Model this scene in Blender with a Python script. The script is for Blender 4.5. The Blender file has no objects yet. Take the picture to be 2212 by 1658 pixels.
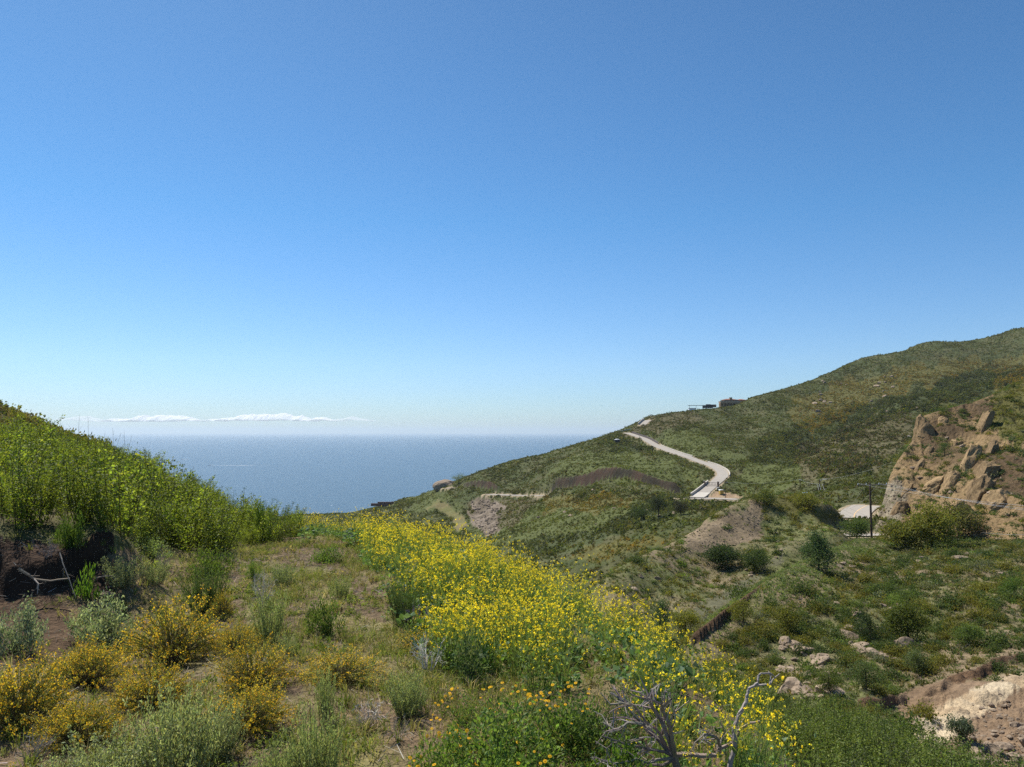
import bpy, math, random
import numpy as np

# ------------------------------------------------------------------ camera, sky, sun, exposure
scene = bpy.context.scene
col = scene.collection
R = math.radians

cam_data = bpy.data.cameras.new('camera')
cam_data.sensor_width = 36.0
cam_data.lens = 1579.5 / 2212 * 36.0
cam_data.clip_start = 0.1
cam_data.clip_end = 200000.0
camera = bpy.data.objects.new('camera', cam_data)
col.objects.link(camera)
camera.location = (0, 0, 0)
camera.rotation_euler = (R(90) + math.atan(106.0 / 1579.5), 0, 0)
scene.camera = camera

SUN_EL, SUN_AZ = R(55), R(-40)        # azimuth from +Y (ahead), negative = to the left
sun_dir = (math.sin(SUN_AZ) * math.cos(SUN_EL), math.cos(SUN_AZ) * math.cos(SUN_EL), math.sin(SUN_EL))
world = bpy.data.worlds.new("World")
scene.world = world
world.use_nodes = True
wn = world.node_tree
bg = wn.nodes['Background']
sky = wn.nodes.new('ShaderNodeTexSky')
sky.sky_type = 'NISHITA'
sky.sun_disc = False
sky.sun_elevation = SUN_EL
sky.sun_rotation = SUN_AZ
sky.altitude = 100
sky.air_density = 1.0
sky.dust_density = 0.3
sky.ozone_density = 2.5
# the air of this coast is bluer than the default: a tint that depends on the height above the horizon
geo = wn.nodes.new('ShaderNodeTexCoord'); sep = wn.nodes.new('ShaderNodeSeparateXYZ')
wn.links.new(geo.outputs['Generated'], sep.inputs[0])
tr = wn.nodes.new('ShaderNodeValToRGB')
for k, (p, c) in enumerate(((0.0, (0.56, 0.72, 0.95)), (0.09, (0.60, 0.78, 0.99)), (0.28, (0.42, 0.74, 0.95)), (0.55, (0.42, 0.67, 0.83)))):
    if k > 1: tr.color_ramp.elements.new(0.5)
for k, (p, c) in enumerate(((0.0, (0.56, 0.72, 0.95)), (0.09, (0.60, 0.78, 0.99)), (0.28, (0.42, 0.74, 0.95)), (0.55, (0.42, 0.67, 0.83)))):
    tr.color_ramp.elements[k].position = p; tr.color_ramp.elements[k].color = (*c, 1)
wn.links.new(sep.outputs['Z'], tr.inputs['Fac'])
smx = wn.nodes.new('ShaderNodeMix'); smx.data_type = 'RGBA'; smx.blend_type = 'MULTIPLY'; smx.inputs[0].default_value = 1.0
wn.links.new(sky.outputs['Color'], smx.inputs[6]); wn.links.new(tr.outputs['Color'], smx.inputs[7])
wn.links.new(smx.outputs[2], bg.inputs['Color'])
bg.inputs['Strength'].default_value = 0.097

sun_data = bpy.data.lights.new('sun', 'SUN')
sun_data.energy = 5.0
sun_data.angle = R(0.53)
sun_data.color = (1.0, 0.95, 0.87)
sun = bpy.data.objects.new('sun', sun_data)
col.objects.link(sun)
sun.rotation_euler = (R(90) - SUN_EL, 0, -SUN_AZ + math.pi)

scene.view_settings.view_transform = 'Standard'
scene.view_settings.look = 'None'
scene.view_settings.exposure = 0.46
scene.view_settings.gamma = 1.0
scene.cycles.max_bounces = 6
scene.cycles.diffuse_bounces = 3
scene.cycles.transmission_bounces = 4
scene.cycles.transparent_max_bounces = 12
scene.cycles.volume_bounces = 0
scene.cycles.use_adaptive_sampling = True
scene.cycles.adaptive_threshold = 0.01
scene.cycles.use_denoising = False

rs = np.random.RandomState(5)
random.seed(7)
# ------------------------------------------------------------------ view maths
FPX = 1579.5                       # focal length in units of a 2212 px wide picture
PITCH = math.atan((935.0 - 829.0) / FPX)
CP, SP = math.cos(PITCH), math.sin(PITCH)
SEA = -120.0                       # camera is the origin, the sea lies 120 m lower

def slope_of(vx, vy):
    """bearing (x/y) and slope (z/y) of the line of sight through a picture position"""
    u = (vx - 1106.0) / FPX
    v = (829.0 - vy) / FPX
    k = CP - v * SP
    return u / k, (SP + v * CP) / k

def P(vx, vy, d):
    a, s = slope_of(vx, vy)
    return (a * d, d, s * d)

def project(x, y, z):
    """picture position of world points (arrays)"""
    fwd = y * CP + z * SP
    up = -y * SP + z * CP
    return 1106.0 + FPX * x / fwd, 829.0 - FPX * up / fwd

# ------------------------------------------------------------------ noise
def _hash(ix, iy, seed):
    h = (ix.astype(np.int64) * 374761393 + iy.astype(np.int64) * 668265263 + seed * 982451653) & 0x7fffffff
    h = ((h ^ (h >> 13)) * 1274126177) & 0x7fffffff
    return ((h ^ (h >> 16)) & 0xffff) / 65535.0

def vnoise(x, y, seed=0):
    ix, iy = np.floor(x), np.floor(y)
    fx, fy = x - ix, y - iy
    fx = fx * fx * fx * (fx * (fx * 6 - 15) + 10)
    fy = fy * fy * fy * (fy * (fy * 6 - 15) + 10)
    ix = ix.astype(np.int64); iy = iy.astype(np.int64)
    a, b = _hash(ix, iy, seed), _hash(ix + 1, iy, seed)
    c, d = _hash(ix, iy + 1, seed), _hash(ix + 1, iy + 1, seed)
    return (a + (b - a) * fx) * (1 - fy) + (c + (d - c) * fx) * fy

def fbm(x, y, octv=4, seed=0, ridged=False):
    t = 0; amp = 1.0; tot = 0
    for k in range(octv):
        n = vnoise(x * 2 ** k + 17.3 * k, y * 2 ** k - 9.1 * k, seed + k * 31)
        if ridged:
            n = 1 - abs(2 * n - 1)
        t = t + amp * (n - 0.5); tot += amp; amp *= 0.5
    return t / tot * 2

def sstep(e0, e1, x):
    t = np.clip((x - e0) / (e1 - e0), 0, 1)
    return t * t * (3 - 2 * t)

# ------------------------------------------------------------------ land forms
KA = 2.2
class Layer:
    def __init__(self):
        self.pts = []
    def face(self, *pts):
        for vx, vy, d in pts:
            a, s = slope_of(vx, vy)
            self.pts.append((a, math.log(d), s))
        return self
    def crest(self, drop, *pts):
        for vx, vy, d in pts:
            a, s = slope_of(vx, vy)
            self.pts.append((a, math.log(d), s))
            for m in (1.12, 1.45, 2.2):
                z = s * d - drop * (m - 1) * d
                self.pts.append((a, math.log(d * m), z / (d * m)))
        return self
    def low(self, *pts):                # bearing from picture x, distance, height
        for vx, d, z in pts:
            self.pts.append(((vx - 1106.0) / FPX, math.log(d), z / d))
        return self
    def solve(self):
        p = np.array(self.pts)
        self.c = p[:, :2] * (KA, 1)
        n = len(p)
        r2 = ((self.c[:, None] - self.c[None]) ** 2).sum(-1)
        K = 0.5 * r2 * np.log(r2 + 1e-12) + np.eye(n) * 2e-4
        Pm = np.c_[np.ones(n), self.c]
        A = np.block([[K, Pm], [Pm.T, np.zeros((3, 3))]])
        self.w = np.linalg.solve(A, np.r_[p[:, 2], 0, 0, 0])
        return self
    def height(self, a, L):
        q = np.stack([a.ravel() * KA, L.ravel()], -1).astype(np.float64)
        out = np.empty(len(q))
        n = len(self.c)
        for i in range(0, len(q), 60000):
            b = q[i:i + 60000]
            r2 = (b[:, 0:1] - self.c[None, :, 0]) ** 2 + (b[:, 1:2] - self.c[None, :, 1]) ** 2
            out[i:i + 60000] = (0.5 * r2 * np.log(r2 + 1e-12)) @ self.w[:n] + self.w[n] + b @ self.w[n + 1:]
        return out.reshape(a.shape) * np.exp(L)

near = Layer()
near.low((-700, 3.4, -2.9), (-100, 3.4, -3.2), (600, 3.4, -3.4), (1300, 3.4, -3.6), (1800, 3.4, -4.4), (2600, 3.4, -6))
near.face((0, 1658, 7.6), (400, 1658, 7.6), (1000, 1658, 7.5), (1400, 1658, 7.8), (0, 1450, 10.5), (500, 1450, 11),
          (900, 1450, 11.2), (500, 1300, 15.5), (500, 1215, 20), (0, 1300, 14.5), (0, 1285, 14.8), (0, 1200, 15.4),
          (250, 1285, 15.1), (250, 1205, 15.8), (350, 1245, 17.2), (450, 1215, 19.4), (0, 1130, 18), (0, 1060, 24),
          (0, 980, 31), (0, 930, 40), (200, 1110, 21.5), (200, 1040, 28), (200, 1000, 37), (380, 1150, 24), (380, 1095, 33),
          (550, 1180, 24), (800, 1200, 22), (800, 1300, 15.8), (1100, 1330, 15.5), (1200, 1450, 12), (-400, 1300, 14),
          (-400, 1150, 16), (-400, 1000, 24), (-400, 900, 34))
near.crest(0.45, (-400, 760, 82), (-150, 835, 80), (0, 886, 78), (100, 934, 75), (180, 959, 72), (300, 995, 64),
           (380, 1035, 57), (440, 1090, 47), (500, 1128, 39))
near.crest(0.6, (600, 1152, 33), (700, 1156, 31), (860, 1174, 27), (1050, 1240, 22), (1240, 1322, 18), (1400, 1430, 14.5),
           (1500, 1500, 12.7), (1600, 1572, 11.2), (1700, 1652, 9.6), (1800, 1760, 8), (2000, 1900, 6.5))

brush = Layer()
brush.face((1800, 1658, 15), (1800, 1615, 20), (1900, 1658, 16.5), (2050, 1700, 16), (1700, 1640, 15.5), (1700, 1605, 19.5),
           (2300, 1850, 12), (1600, 1560, 20))
brush.crest(0.7, (1500, 1560, 24), (1600, 1560, 25), (1700, 1575, 25), (1800, 1590, 25), (1900, 1620, 24), (1980, 1655, 23), (2060, 1690, 21.5),
            (2200, 1750, 18), (2400, 1850, 14))
brush.low((1300, 20, -14), (1300, 10, -12), (1500, 8, -8), (2000, 6, -6.5), (2600, 6, -7), (1200, 40, -26))

bench = Layer()                       # the grassy spur and bouldery bench
bench.crest(0.5, (1480, 1385, 62), (1500, 1362, 64), (1560, 1318, 69), (1600, 1290, 74), (1650, 1258, 80), (1700, 1232, 88),
            (1760, 1200, 97), (1820, 1176, 106))
bench.crest(0.12, (1850, 1168, 112), (1880, 1172, 116), (1930, 1172, 116))
bench.face((1560, 1420, 58), (1650, 1350, 64), (1700, 1300, 70), (1800, 1240, 84), (1900, 1200, 96), (2000, 1250, 78),
           (2100, 1200, 92), (2212, 1195, 94), (2212, 1300, 69), (2100, 1350, 63), (1950, 1350, 65), (1800, 1350, 64),
           (1750, 1450, 53), (1850, 1480, 50), (1950, 1530, 46), (1650, 1450, 53), (1600, 1480, 49), (1550, 1480, 50), (2100, 1485, 48),
           (2212, 1435, 53), (2450, 1350, 60), (2450, 1200, 92), (1950, 1658, 34), (2000, 1600, 38.5), (1930, 1570, 42),
           (2100, 1520, 45), (2212, 1450, 51), (2212, 1658, 35), (2100, 1560, 41.5), (1800, 1600, 38), (2450, 1600, 36))
bench.low((1380, 62, -27), (1400, 50, -26), (1500, 42, -23), (1700, 28, -18), (1900, 22, -14), (2200, 18, -12), (2600, 20, -12),
          (1380, 80, -30), (1600, 110, -26), (1500, 90, -26))

knoll = Layer()                       # bare scree knoll above the ravine
knoll.crest(0.45, (1250, 1320, 84), (1290, 1262, 90), (1330, 1228, 96), (1400, 1197, 105), (1470, 1162, 115), (1540, 1112, 126), (1600, 1082, 135),
            (1640, 1072, 141), (1700, 1071, 146), (1760, 1080, 146), (1800, 1098, 138), (1830, 1125, 128))
knoll.face((1300, 1350, 72), (1400, 1300, 81), (1400, 1370, 70), (1480, 1250, 95), (1550, 1200, 108), (1650, 1150, 120),
           (1600, 1240, 98), (1700, 1180, 108), (1750, 1120, 126), (1800, 1150, 118), (1480, 1330, 76))
knoll.low((1200, 76, -30), (1150, 110, -36), (1300, 50, -28), (1500, 50, -28), (1700, 60, -27), (1900, 90, -26), (1900, 130, -24),
          (2000, 160, -26), (2200, 100, -32))

cliff = Layer()
cliff.crest(0.3, (1882, 1118, 148), (1900, 1062, 156), (1940, 992, 164), (1978, 942, 169), (1996, 898, 171), (2060, 880, 176),
            (2130, 860, 182), (2212, 822, 190), (2450, 720, 212))
cliff.face((1900, 1150, 134), (1950, 1140, 130), (1950, 1060, 145), (2000, 1010, 155), (2000, 1110, 134), (2000, 945, 166),
           (2100, 1170, 114), (2100, 1100, 126), (2100, 1000, 144), (2100, 910, 168), (2212, 1180, 106), (2212, 1100, 118),
           (2212, 1000, 136), (2212, 900, 162), (2450, 1100, 112), (2450, 900, 150), (1880, 1158, 130))
cliff.low((1800, 150, -34), (1820, 120, -30), (1860, 100, -24), (2100, 90, -24), (2450, 80, -24), (1800, 200, -30), (1840, 175, -28),
          (1900, 60, -30), (2300, 50, -30))

far = Layer()
far.crest(0.28, (560, 1128, 800), (640, 1111, 750), (760, 1110, 660), (850, 1086, 620), (980, 1042, 560), (1040, 1018, 560), (1100, 998, 565), (1200, 974, 580),
          (1300, 945, 597), (1340, 930, 610), (1400, 906, 640), (1490, 887, 670), (1555, 880, 688), (1590, 874, 694), (1622, 861, 700), (1700, 839, 730), (1760, 818, 760),
          (1830, 785, 800), (1860, 774, 820), (2000, 738, 880), (2212, 706, 920), (2450, 650, 960))
far.face((700, 1140, 560), (850, 1120, 480), (900, 1100, 500), (900, 1150, 420), (980, 1057, 520), (980, 1110, 450), (1000, 1150, 390),
         (1060, 1069, 470), (1060, 1130, 390), (1060, 1200, 300), (1160, 1070, 440), (1100, 1040, 500), (1200, 1060, 415), (1200, 1030, 450),
         (1300, 1052, 375), (1300, 1035, 390), (1300, 985, 470), (1400, 1056, 345), (1400, 1020, 390), (1400, 978, 480), (1480, 1077, 322),
         (1450, 1048, 355), (1500, 1020, 385), (1500, 993, 430), (1560, 1010, 388), (1570, 1025, 366), (1545, 1052, 340), (1530, 1075, 323),
         (1605, 1077, 318), (1345, 936, 585), (1375, 942, 560), (1400, 955, 520), (1440, 972, 475), (1385, 914, 612), (1405, 903, 625),
         (1200, 1130, 320), (1200, 1190, 250), (1300, 1110, 285), (1300, 1170, 225), (1400, 1100, 275), (1400, 1150, 215), (1480, 1100, 265),
         (1480, 1135, 215), (1600, 1090, 285), (1100, 1170, 305), (1150, 1220, 225), (1500, 950, 500), (1600, 1000, 415), (1600, 940, 520),
         (1600, 900, 610), (1700, 960, 480), (1660, 1005, 405), (1700, 900, 590), (1760, 865, 670), (1700, 1035, 330), (1720, 1060, 285),
         (1850, 850, 680), (1850, 805, 770), (2000, 780, 790), (2000, 830, 680), (2100, 750, 830), (2212, 760, 790),
         (1750, 985, 480), (1850, 925, 550), (1950, 872, 630), (2100, 825, 700), (2212, 800, 720),
         (1800, 1062, 215), (1850, 1096, 172), (1845, 1120, 142), (1875, 1160, 122), (1740, 1073, 260), (1850, 1045, 235), (1890, 1050, 220))
far.low((1250, 150, -56), (1000, 180, -62), (800, 250, -75), (500, 400, -100), (1480, 160, -40), (1100, 60, -60), (1800, 80, -34), (1600, 80, -40),
        (2200, 80, -40), (2200, 200, -30), (2450, 250, -20), (200, 200, -90), (-400, 200, -90), (-400, 800, -140), (200, 800, -135), (400, 650, -125),
        (2450, 80, -40), (200, 40, -50), (-500, 40, -50), (2200, 30, -40), (1100, 30, -40))

spur = Layer()
spur.crest(0.30, (1690, 1020, 385), (1760, 985, 420), (1820, 947, 450), (1880, 908, 480), (1950, 874, 510), (2050, 848, 550), (2212, 803, 600),
           (2450, 740, 660))
spur.face((1740, 1050, 305), (1800, 1042, 285), (1800, 1000, 350), (1860, 1000, 325), (1900, 1005, 305), (1900, 950, 385), (2000, 950, 370),
          (2000, 900, 440), (2212, 880, 465), (2450, 830, 480))
spur.low((1600, 385, -50), (1640, 450, -50), (1500, 300, -70), (1650, 250, -40), (1850, 200, -32), (2100, 200, -30), (2450, 200, -30), (1700, 700, -60),
         (1800, 120, -50), (2300, 120, -50))

LAYERS = [near, brush, bench, knoll, cliff, far, spur]
for _l in LAYERS:
    _l.solve()

# cuts: soil steps that follow a line across the slope: (x, y, distance) list, height, face depth, fade depth
CUTS = [
    dict(line=[(1478, 1398, 57.5), (1500, 1375, 59.5), (1560, 1345, 63), (1600, 1318, 67), (1640, 1285, 73), (1672, 1272, 77)], h=2.0, w=1.0, f=5, layer=2),
    dict(line=[(1840, 1600, 43), (1900, 1575, 44), (1960, 1540, 46.5), (2050, 1505, 48.5), (2120, 1480, 49.5), (2212, 1440, 52.5), (2400, 1400, 56)], h=0.5, w=0.6, f=10, layer=2),
    dict(line=[(1175, 1058, 428), (1200, 1056, 418), (1250, 1052, 396), (1330, 1052, 370), (1400, 1058, 346), (1450, 1066, 332), (1485, 1077, 322)], h=4.4, w=4.2, f=60, layer=5),
    dict(line=[(-500, 1270, 14.6), (-200, 1280, 14.7), (0, 1284, 14.8), (60, 1280, 14.9), (130, 1284, 15.0), (200, 1270, 15.5), (250, 1262, 15.9), (300, 1245, 16.8)], h=0.5, w=0.3, f=3, layer=0),
    dict(line=[(985, 1058, 522), (1010, 1064, 500), (1050, 1069, 478), (1090, 1069, 464)], h=3.2, w=4, f=50, layer=5),
]

# roads: centre line by picture position, width
ROADS = [
    ('driveway', 5.6, [(1502, 1077.5), (1508, 1074), (1519, 1065), (1529, 1057), (1538, 1050), (1549, 1040), (1558, 1031), (1562, 1023), (1556, 1015), (1544, 1009), (1534, 1004.5), (1500, 993),
                       (1470, 983), (1436, 971), (1413, 960), (1401, 953.5), (1390, 947), (1372, 941), (1352, 934.5)]),
    ('driveway', 5.6, [(1387, 922), (1390, 917), (1394, 912), (1402, 907)]),
    ('road', 6.5, [(1618, 1078), (1590, 1077.5), (1540, 1076.5), (1500, 1077), (1470, 1077)]),
    ('road', 6.5, [(1178, 1071), (1150, 1070), (1120, 1070), (1085, 1070), (1050, 1069.5)]),
    ('road', 8, [(988, 1053), (975, 1055), (964, 1058)]),
    ('road', 6.0, [(1877, 1091), (1868, 1095), (1856, 1101), (1846, 1110), (1844, 1122)]),
    ('road', 6.5, [(1848, 1150), (1880, 1166)]),
]

# outlines of the land forms against what lies behind
SKYLINES = {
    0: [(-560, 660), (-150, 830), (0, 890), (60, 914), (120, 943), (180, 964), (240, 976), (300, 998), (345, 1022), (380, 1045), (440, 1098), (500, 1132), (600, 1155), (700, 1158), (860, 1176),
        (1050, 1242), (1240, 1324), (1400, 1432), (1500, 1502), (1600, 1574), (1700, 1654), (1800, 1760), (2700, 2600)],
    2: [(1300, 1700), (1478, 1400), (1500, 1366), (1560, 1320), (1600, 1292), (1650, 1259), (1700, 1233), (1760, 1202), (1820, 1178), (1850, 1169), (1930, 1172), (2700, 1172)],
    3: [(1150, 1500), (1250, 1322), (1290, 1264), (1330, 1230), (1400, 1199), (1470, 1164), (1540, 1114), (1600, 1084), (1640, 1074), (1700, 1072), (1760, 1080), (1800, 1094), (1840, 1130), (1880, 1170), (2700, 1500)],
    4: [(1800, 1400), (1882, 1120), (1900, 1064), (1940, 994), (1978, 944), (1996, 900), (2060, 882), (2130, 861), (2212, 824), (2450, 722), (2700, 600)],
}

# ------------------------------------------------------------------ the ground grid
NA, NL = 1500, 860
LMIN, LMAX = math.log(2.4), math.log(1300.0)
aa = np.linspace((-560 - 1106) / FPX, (2700 - 1106) / FPX, NA)
ll = np.linspace(LMIN, LMAX, NL)
GA, GL = np.meshgrid(aa, ll)           # rows go away from the camera
GY = np.exp(GL); GX = GA * GY

def build_heights():
    hs = np.stack([l.height(GA, GL) for l in LAYERS])
    # limits of the forms that must not spill over their neighbours
    vx = 1106 + FPX * GA
    for k, lim in ((0, 100), (1, 27), (2, 128), (3, 165), (4, 235), (6, 720)):
        hs[k] -= np.clip(GY - lim, 0, None) * 2.5
    # gentle relief, stronger with distance
    n1 = fbm(GX / 9.0, GY / 9.0, 4, 3); n2 = fbm((GX + GY * .25) / 42.0, (GY - GX * .2) / 110.0, 4, 11, True); n3 = fbm(GX / 1.6, GY / 1.6, 3, 23)
    hs[0] += n1 * 0.35 * sstep(4, 40, GY) + n3 * 0.07
    hs[1] += n1 * 0.4
    hs[2] += n1 * 0.8 + n3 * 0.12
    hs[3] += n1 * 1.0 + n3 * 0.15
    zz = np.clip(hs[4], -40, 60)
    rid = fbm((GX - zz * .9 + n1 * 2) / 6.5, (GX + zz) / 26.0, 4, 41, True)
    rid2 = fbm((GX - zz * .8) / 2.4, (GX + zz) / 9.0, 3, 47, True)
    rockc = sstep(2330, 2190, vx + (GY - 130) * 1.2)
    hs[4] += (rid * 2.6 + rid2 * 0.9) * (0.25 + 0.75 * rockc) + n1 * 0.8
    hs[5] += (n2 * 4.0 + n1 * 0.8) * sstep(150, 420, GY)
    hs[6] += n2 * 4.0 + n1 * 0.8
    soil = np.zeros(GA.shape)
    for c in CUTS:
        q = np.array([slope_of(x, y)[:1] + (d,) for x, y, d in c['line']])
        dl = np.interp(GA, q[:, 0], q[:, 1])
        ends = sstep(q[0, 0], q[0, 0] + .02, GA) * sstep(q[-1, 0], q[-1, 0] - (.07 if c['layer'] == 0 else .02), GA)
        wob = fbm(GX / (c['w'] * 4), GY * 0 + 3.3, 3, 77) * min(c['w'] * 1.9, 7)
        t = GY - dl + wob
        up = sstep(0, c['w'], t) * np.exp(-np.clip(t - c['w'], 0, None) / c['f']) * ends * c['h']
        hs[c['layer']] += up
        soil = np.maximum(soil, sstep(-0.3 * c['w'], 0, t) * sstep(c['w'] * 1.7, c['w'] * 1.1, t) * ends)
    # rock slab low on the right
    sx = sstep(1900, 1960, vx) * sstep(31, 35, GY) * sstep(50.5, 47, GY)
    sa, sb = GX * .8 + GY * .6, GX * .6 - GY * .8
    slab = fbm(sa / 2.6, sb / 6.0, 4, 91, True) * 1.0 + np.round(fbm(sa / 1.5, sb / 2.6, 3, 92) * 4) / 4 * .35
    hs[2] += slab * 0.8 * sx
    # the skyline of the headland
    cq = np.array([slope_of(x_, y_) for x_, y_ in [(-600, 1150), (560, 1126), (640, 1113), (760, 1111), (850, 1087), (980, 1043), (1040, 1019), (1100, 999), (1200, 975), (1300, 946),
                   (1340, 931), (1378, 913), (1400, 901), (1440, 895), (1490, 889), (1548, 884), (1590, 877), (1612, 867), (1624, 860), (1700, 840), (1760, 820), (1830, 788), (1862, 775), (2000, 741), (2212, 709), (2450, 655), (2800, 600)]])
    smax = np.interp(GA, cq[:, 0], cq[:, 1])
    hs[5] = np.minimum(hs[5], smax * GY + n1 * 0.5)
    hs[6] = np.minimum(hs[6], smax * GY - 8)
    dc = np.interp(vx, [-560, -150, 0, 100, 180, 300, 380, 440, 500, 600, 700, 860, 1050, 1240, 1400, 1500, 1600, 1700, 1800, 2700],
                   [84, 80, 78, 75, 72, 64, 57, 47, 39, 33, 31, 27, 22, 18, 14.5, 12.7, 11.2, 9.6, 8, 6])
    hs[0] -= np.clip(GY - 1.12 * dc, 0, None) * .45
    for k, line in SKYLINES.items():
        cq = np.array([slope_of(x_, y_) for x_, y_ in line])
        hs[k] = np.minimum(hs[k], np.interp(GA, cq[:, 0], cq[:, 1]) * GY + (n1 * .15 + n3 * .1 if k == 0 else n1 * .4))
    hs = np.maximum(hs, -150)
    lid = hs.argmax(0)
    z = hs.max(0)
    # the sea reaches round the headland
    return z, lid, soil, sx * (lid == 2), rockc * (lid == 4)
GZ, LID, SOIL, SLAB, CLIFFM = build_heights()
GVX, GVY = project(GX, GY, GZ)
VISMIN = np.minimum.accumulate(GVY, axis=0)
VIS = GVY <= VISMIN + 0.6             # seen from the camera

def hit0(vx, vy, dmin=2.5):
    a = slope_of(vx, vy)[0]
    i = min(max(int(round((a - aa[0]) / (aa[1] - aa[0]))), 0), NA - 1)
    col = GVY[:, i]
    j0 = int(np.searchsorted(ll, math.log(dmin)))
    j = max(j0 + int(np.argmax(col[j0:] <= vy)), 1)
    t = (col[j - 1] - vy) / (col[j - 1] - col[j] + 1e-9)
    y = math.exp(ll[j - 1] + (ll[j] - ll[j - 1]) * min(max(t, 0), 1))
    return a * y, y

def carve(pts, width, dmin):
    """level the ground under a road; returns the smooth centre line"""
    xy = np.array([hit0(*p, dmin) for p in pts])
    seg = np.r_[0, np.cumsum(np.hypot(*np.diff(xy, axis=0).T))]
    n = max(int(seg[-1] / 1.5), 6)
    q = np.linspace(0, seg[-1], n)
    x = np.interp(q, seg, xy[:, 0]); y = np.interp(q, seg, xy[:, 1])
    ker = np.ones(7) / 7
    for _ in range(2):
        x = np.convolve(np.r_[[x[0]] * 3, x, [x[-1]] * 3], ker, 'valid'); y = np.convolve(np.r_[[y[0]] * 3, y, [y[-1]] * 3], ker, 'valid')
    z = ground_z(x, y)
    for _ in range(3):
        z = np.convolve(np.r_[[z[0]] * 3, z, [z[-1]] * 3], ker, 'valid')
    best = np.full(GA.shape, 1e9); zt = np.zeros(GA.shape)
    for px, py, pz in zip(x, y, z):
        ra = width / py * 1.6; rl = width / py * 1.6
        i0, i1 = np.searchsorted(aa, (px / py - ra, px / py + ra)); j0, j1 = np.searchsorted(ll, (math.log(py) - rl, math.log(py) + rl))
        d = np.hypot(GX[j0:j1, i0:i1] - px, GY[j0:j1, i0:i1] - py)
        b = best[j0:j1, i0:i1]; m = d < b
        b[m] = d[m]; zt[j0:j1, i0:i1][m] = pz
    w = sstep(width * 1.15, width * 0.62, best)
    GZ[:] = GZ * (1 - w) + (zt - 0.15) * w
    return np.c_[x, y, z], sstep(width * 0.8, width * 0.6, best)

def ground_z(x, y):
    """height of the ground under world positions (arrays)"""
    x = np.atleast_1d(np.asarray(x, float)); y = np.atleast_1d(np.asarray(y, float))
    fa = np.clip((x / y - aa[0]) / (aa[1] - aa[0]), 0, NA - 1.001)
    fl = np.clip((np.log(y) - LMIN) / (ll[1] - ll[0]), 0, NL - 1.001)
    i = fa.astype(int); j = fl.astype(int); u = fa - i; v = fl - j
    return (GZ[j, i] * (1 - u) + GZ[j, i + 1] * u) * (1 - v) + (GZ[j + 1, i] * (1 - u) + GZ[j + 1, i + 1] * u) * v

def hit(vx, vy):
    """first point of the ground met by the line of sight"""
    a = (vx - 1106.0) / FPX / CP
    for _ in range(3):
        a = slope_of(vx, vy)[0]
    i = int(round((a - aa[0]) / (aa[1] - aa[0])))
    i = min(max(i, 0), NA - 1)
    col = GVY[:, i]
    j = np.argmax(col <= vy)
    if col[j] > vy:
        j = NL - 1
    j = max(j, 1)
    t = (col[j - 1] - vy) / (col[j - 1] - col[j] + 1e-9)
    y = math.exp(ll[j - 1] + (ll[j] - ll[j - 1]) * min(max(t, 0), 1))
    x = a * y
    return np.array((x, y, float(ground_z(x, y)[0])))

ROADLINES = []; ROADM = np.zeros(GA.shape)
for _n, _w, _p in ROADS:
    _q, _m = carve(_p, _w, 250 if _p[0][1] < 1079 else 118)
    ROADLINES.append((_n, _w, _q)); ROADM = np.maximum(ROADM, _m)
GVX, GVY = project(GX, GY, GZ)
VISMIN = np.minimum.accumulate(GVY, axis=0)
VIS = GVY <= VISMIN + 0.6
# ------------------------------------------------------------------ objects and materials
def tag(o, label=None, cat=None, group=None, kind=None):
    if label: o['label'] = label
    if cat: o['category'] = cat
    if group: o['group'] = group
    if kind: o['kind'] = kind
    return o

def link(o, parent=None):
    col.objects.link(o)
    if parent is not None: o.parent = parent
    return o

def empty(name, loc=(0, 0, 0), rz=0.0, scale=1.0):
    o = bpy.data.objects.new(name, None)
    o.empty_display_size = 0.2
    o.location = loc; o.rotation_euler = (0, 0, rz); o.scale = (scale,) * 3
    return link(o)

def raw_mesh(name, V, faces, nside, C=None, mat=None, smooth=False):
    """mesh from arrays; faces are all nside-gons (flat index array)"""
    me = bpy.data.meshes.new(name)
    V = np.ascontiguousarray(V, np.float32); F = np.ascontiguousarray(faces, np.int32).ravel()
    nf = len(F) // nside
    me.vertices.add(len(V)); me.vertices.foreach_set('co', V.ravel())
    me.loops.add(len(F)); me.loops.foreach_set('vertex_index', F)
    me.polygons.add(nf); me.polygons.foreach_set('loop_start', np.arange(nf, dtype=np.int32) * nside)
    me.update(calc_edges=True)
    if C is not None:
        ca = me.color_attributes.new('tint', 'FLOAT_COLOR', 'POINT')
        C4 = np.ones((len(V), 4), np.float32); C4[:, :3] = C
        ca.data.foreach_set('color', C4.ravel())
    if mat is not None: me.materials.append(mat)
    me.polygons.foreach_set('use_smooth', np.full(nf, smooth, bool))
    return me

def mesh_obj(name, me, parent=None, loc=None):
    o = bpy.data.objects.new(name, me)
    if loc is not None: o.location = loc
    return link(o, parent)

def new_mat(name):
    m = bpy.data.materials.new(name); m.use_nodes = True
    nt = m.node_tree
    return m, nt, nt.nodes, nt.links, nt.nodes['Principled BSDF'], nt.nodes['Material Output']

def noise_node(N, L, vec, scale, detail=3, rough=0.6):
    n = N.new('ShaderNodeTexNoise'); n.inputs['Scale'].default_value = scale
    n.inputs['Detail'].default_value = detail; n.inputs['Roughness'].default_value = rough
    L.new(vec, n.inputs['Vector'])
    return n

def ramp(N, L, fac, stops):
    r = N.new('ShaderNodeValToRGB')
    e = r.color_ramp.elements
    while len(e) < len(stops): e.new(0.5)
    for k, (p, c) in enumerate(stops):
        e[k].position = p; e[k].color = c if len(c) == 4 else (*c, 1)
    L.new(fac, r.inputs['Fac'])
    return r

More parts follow.
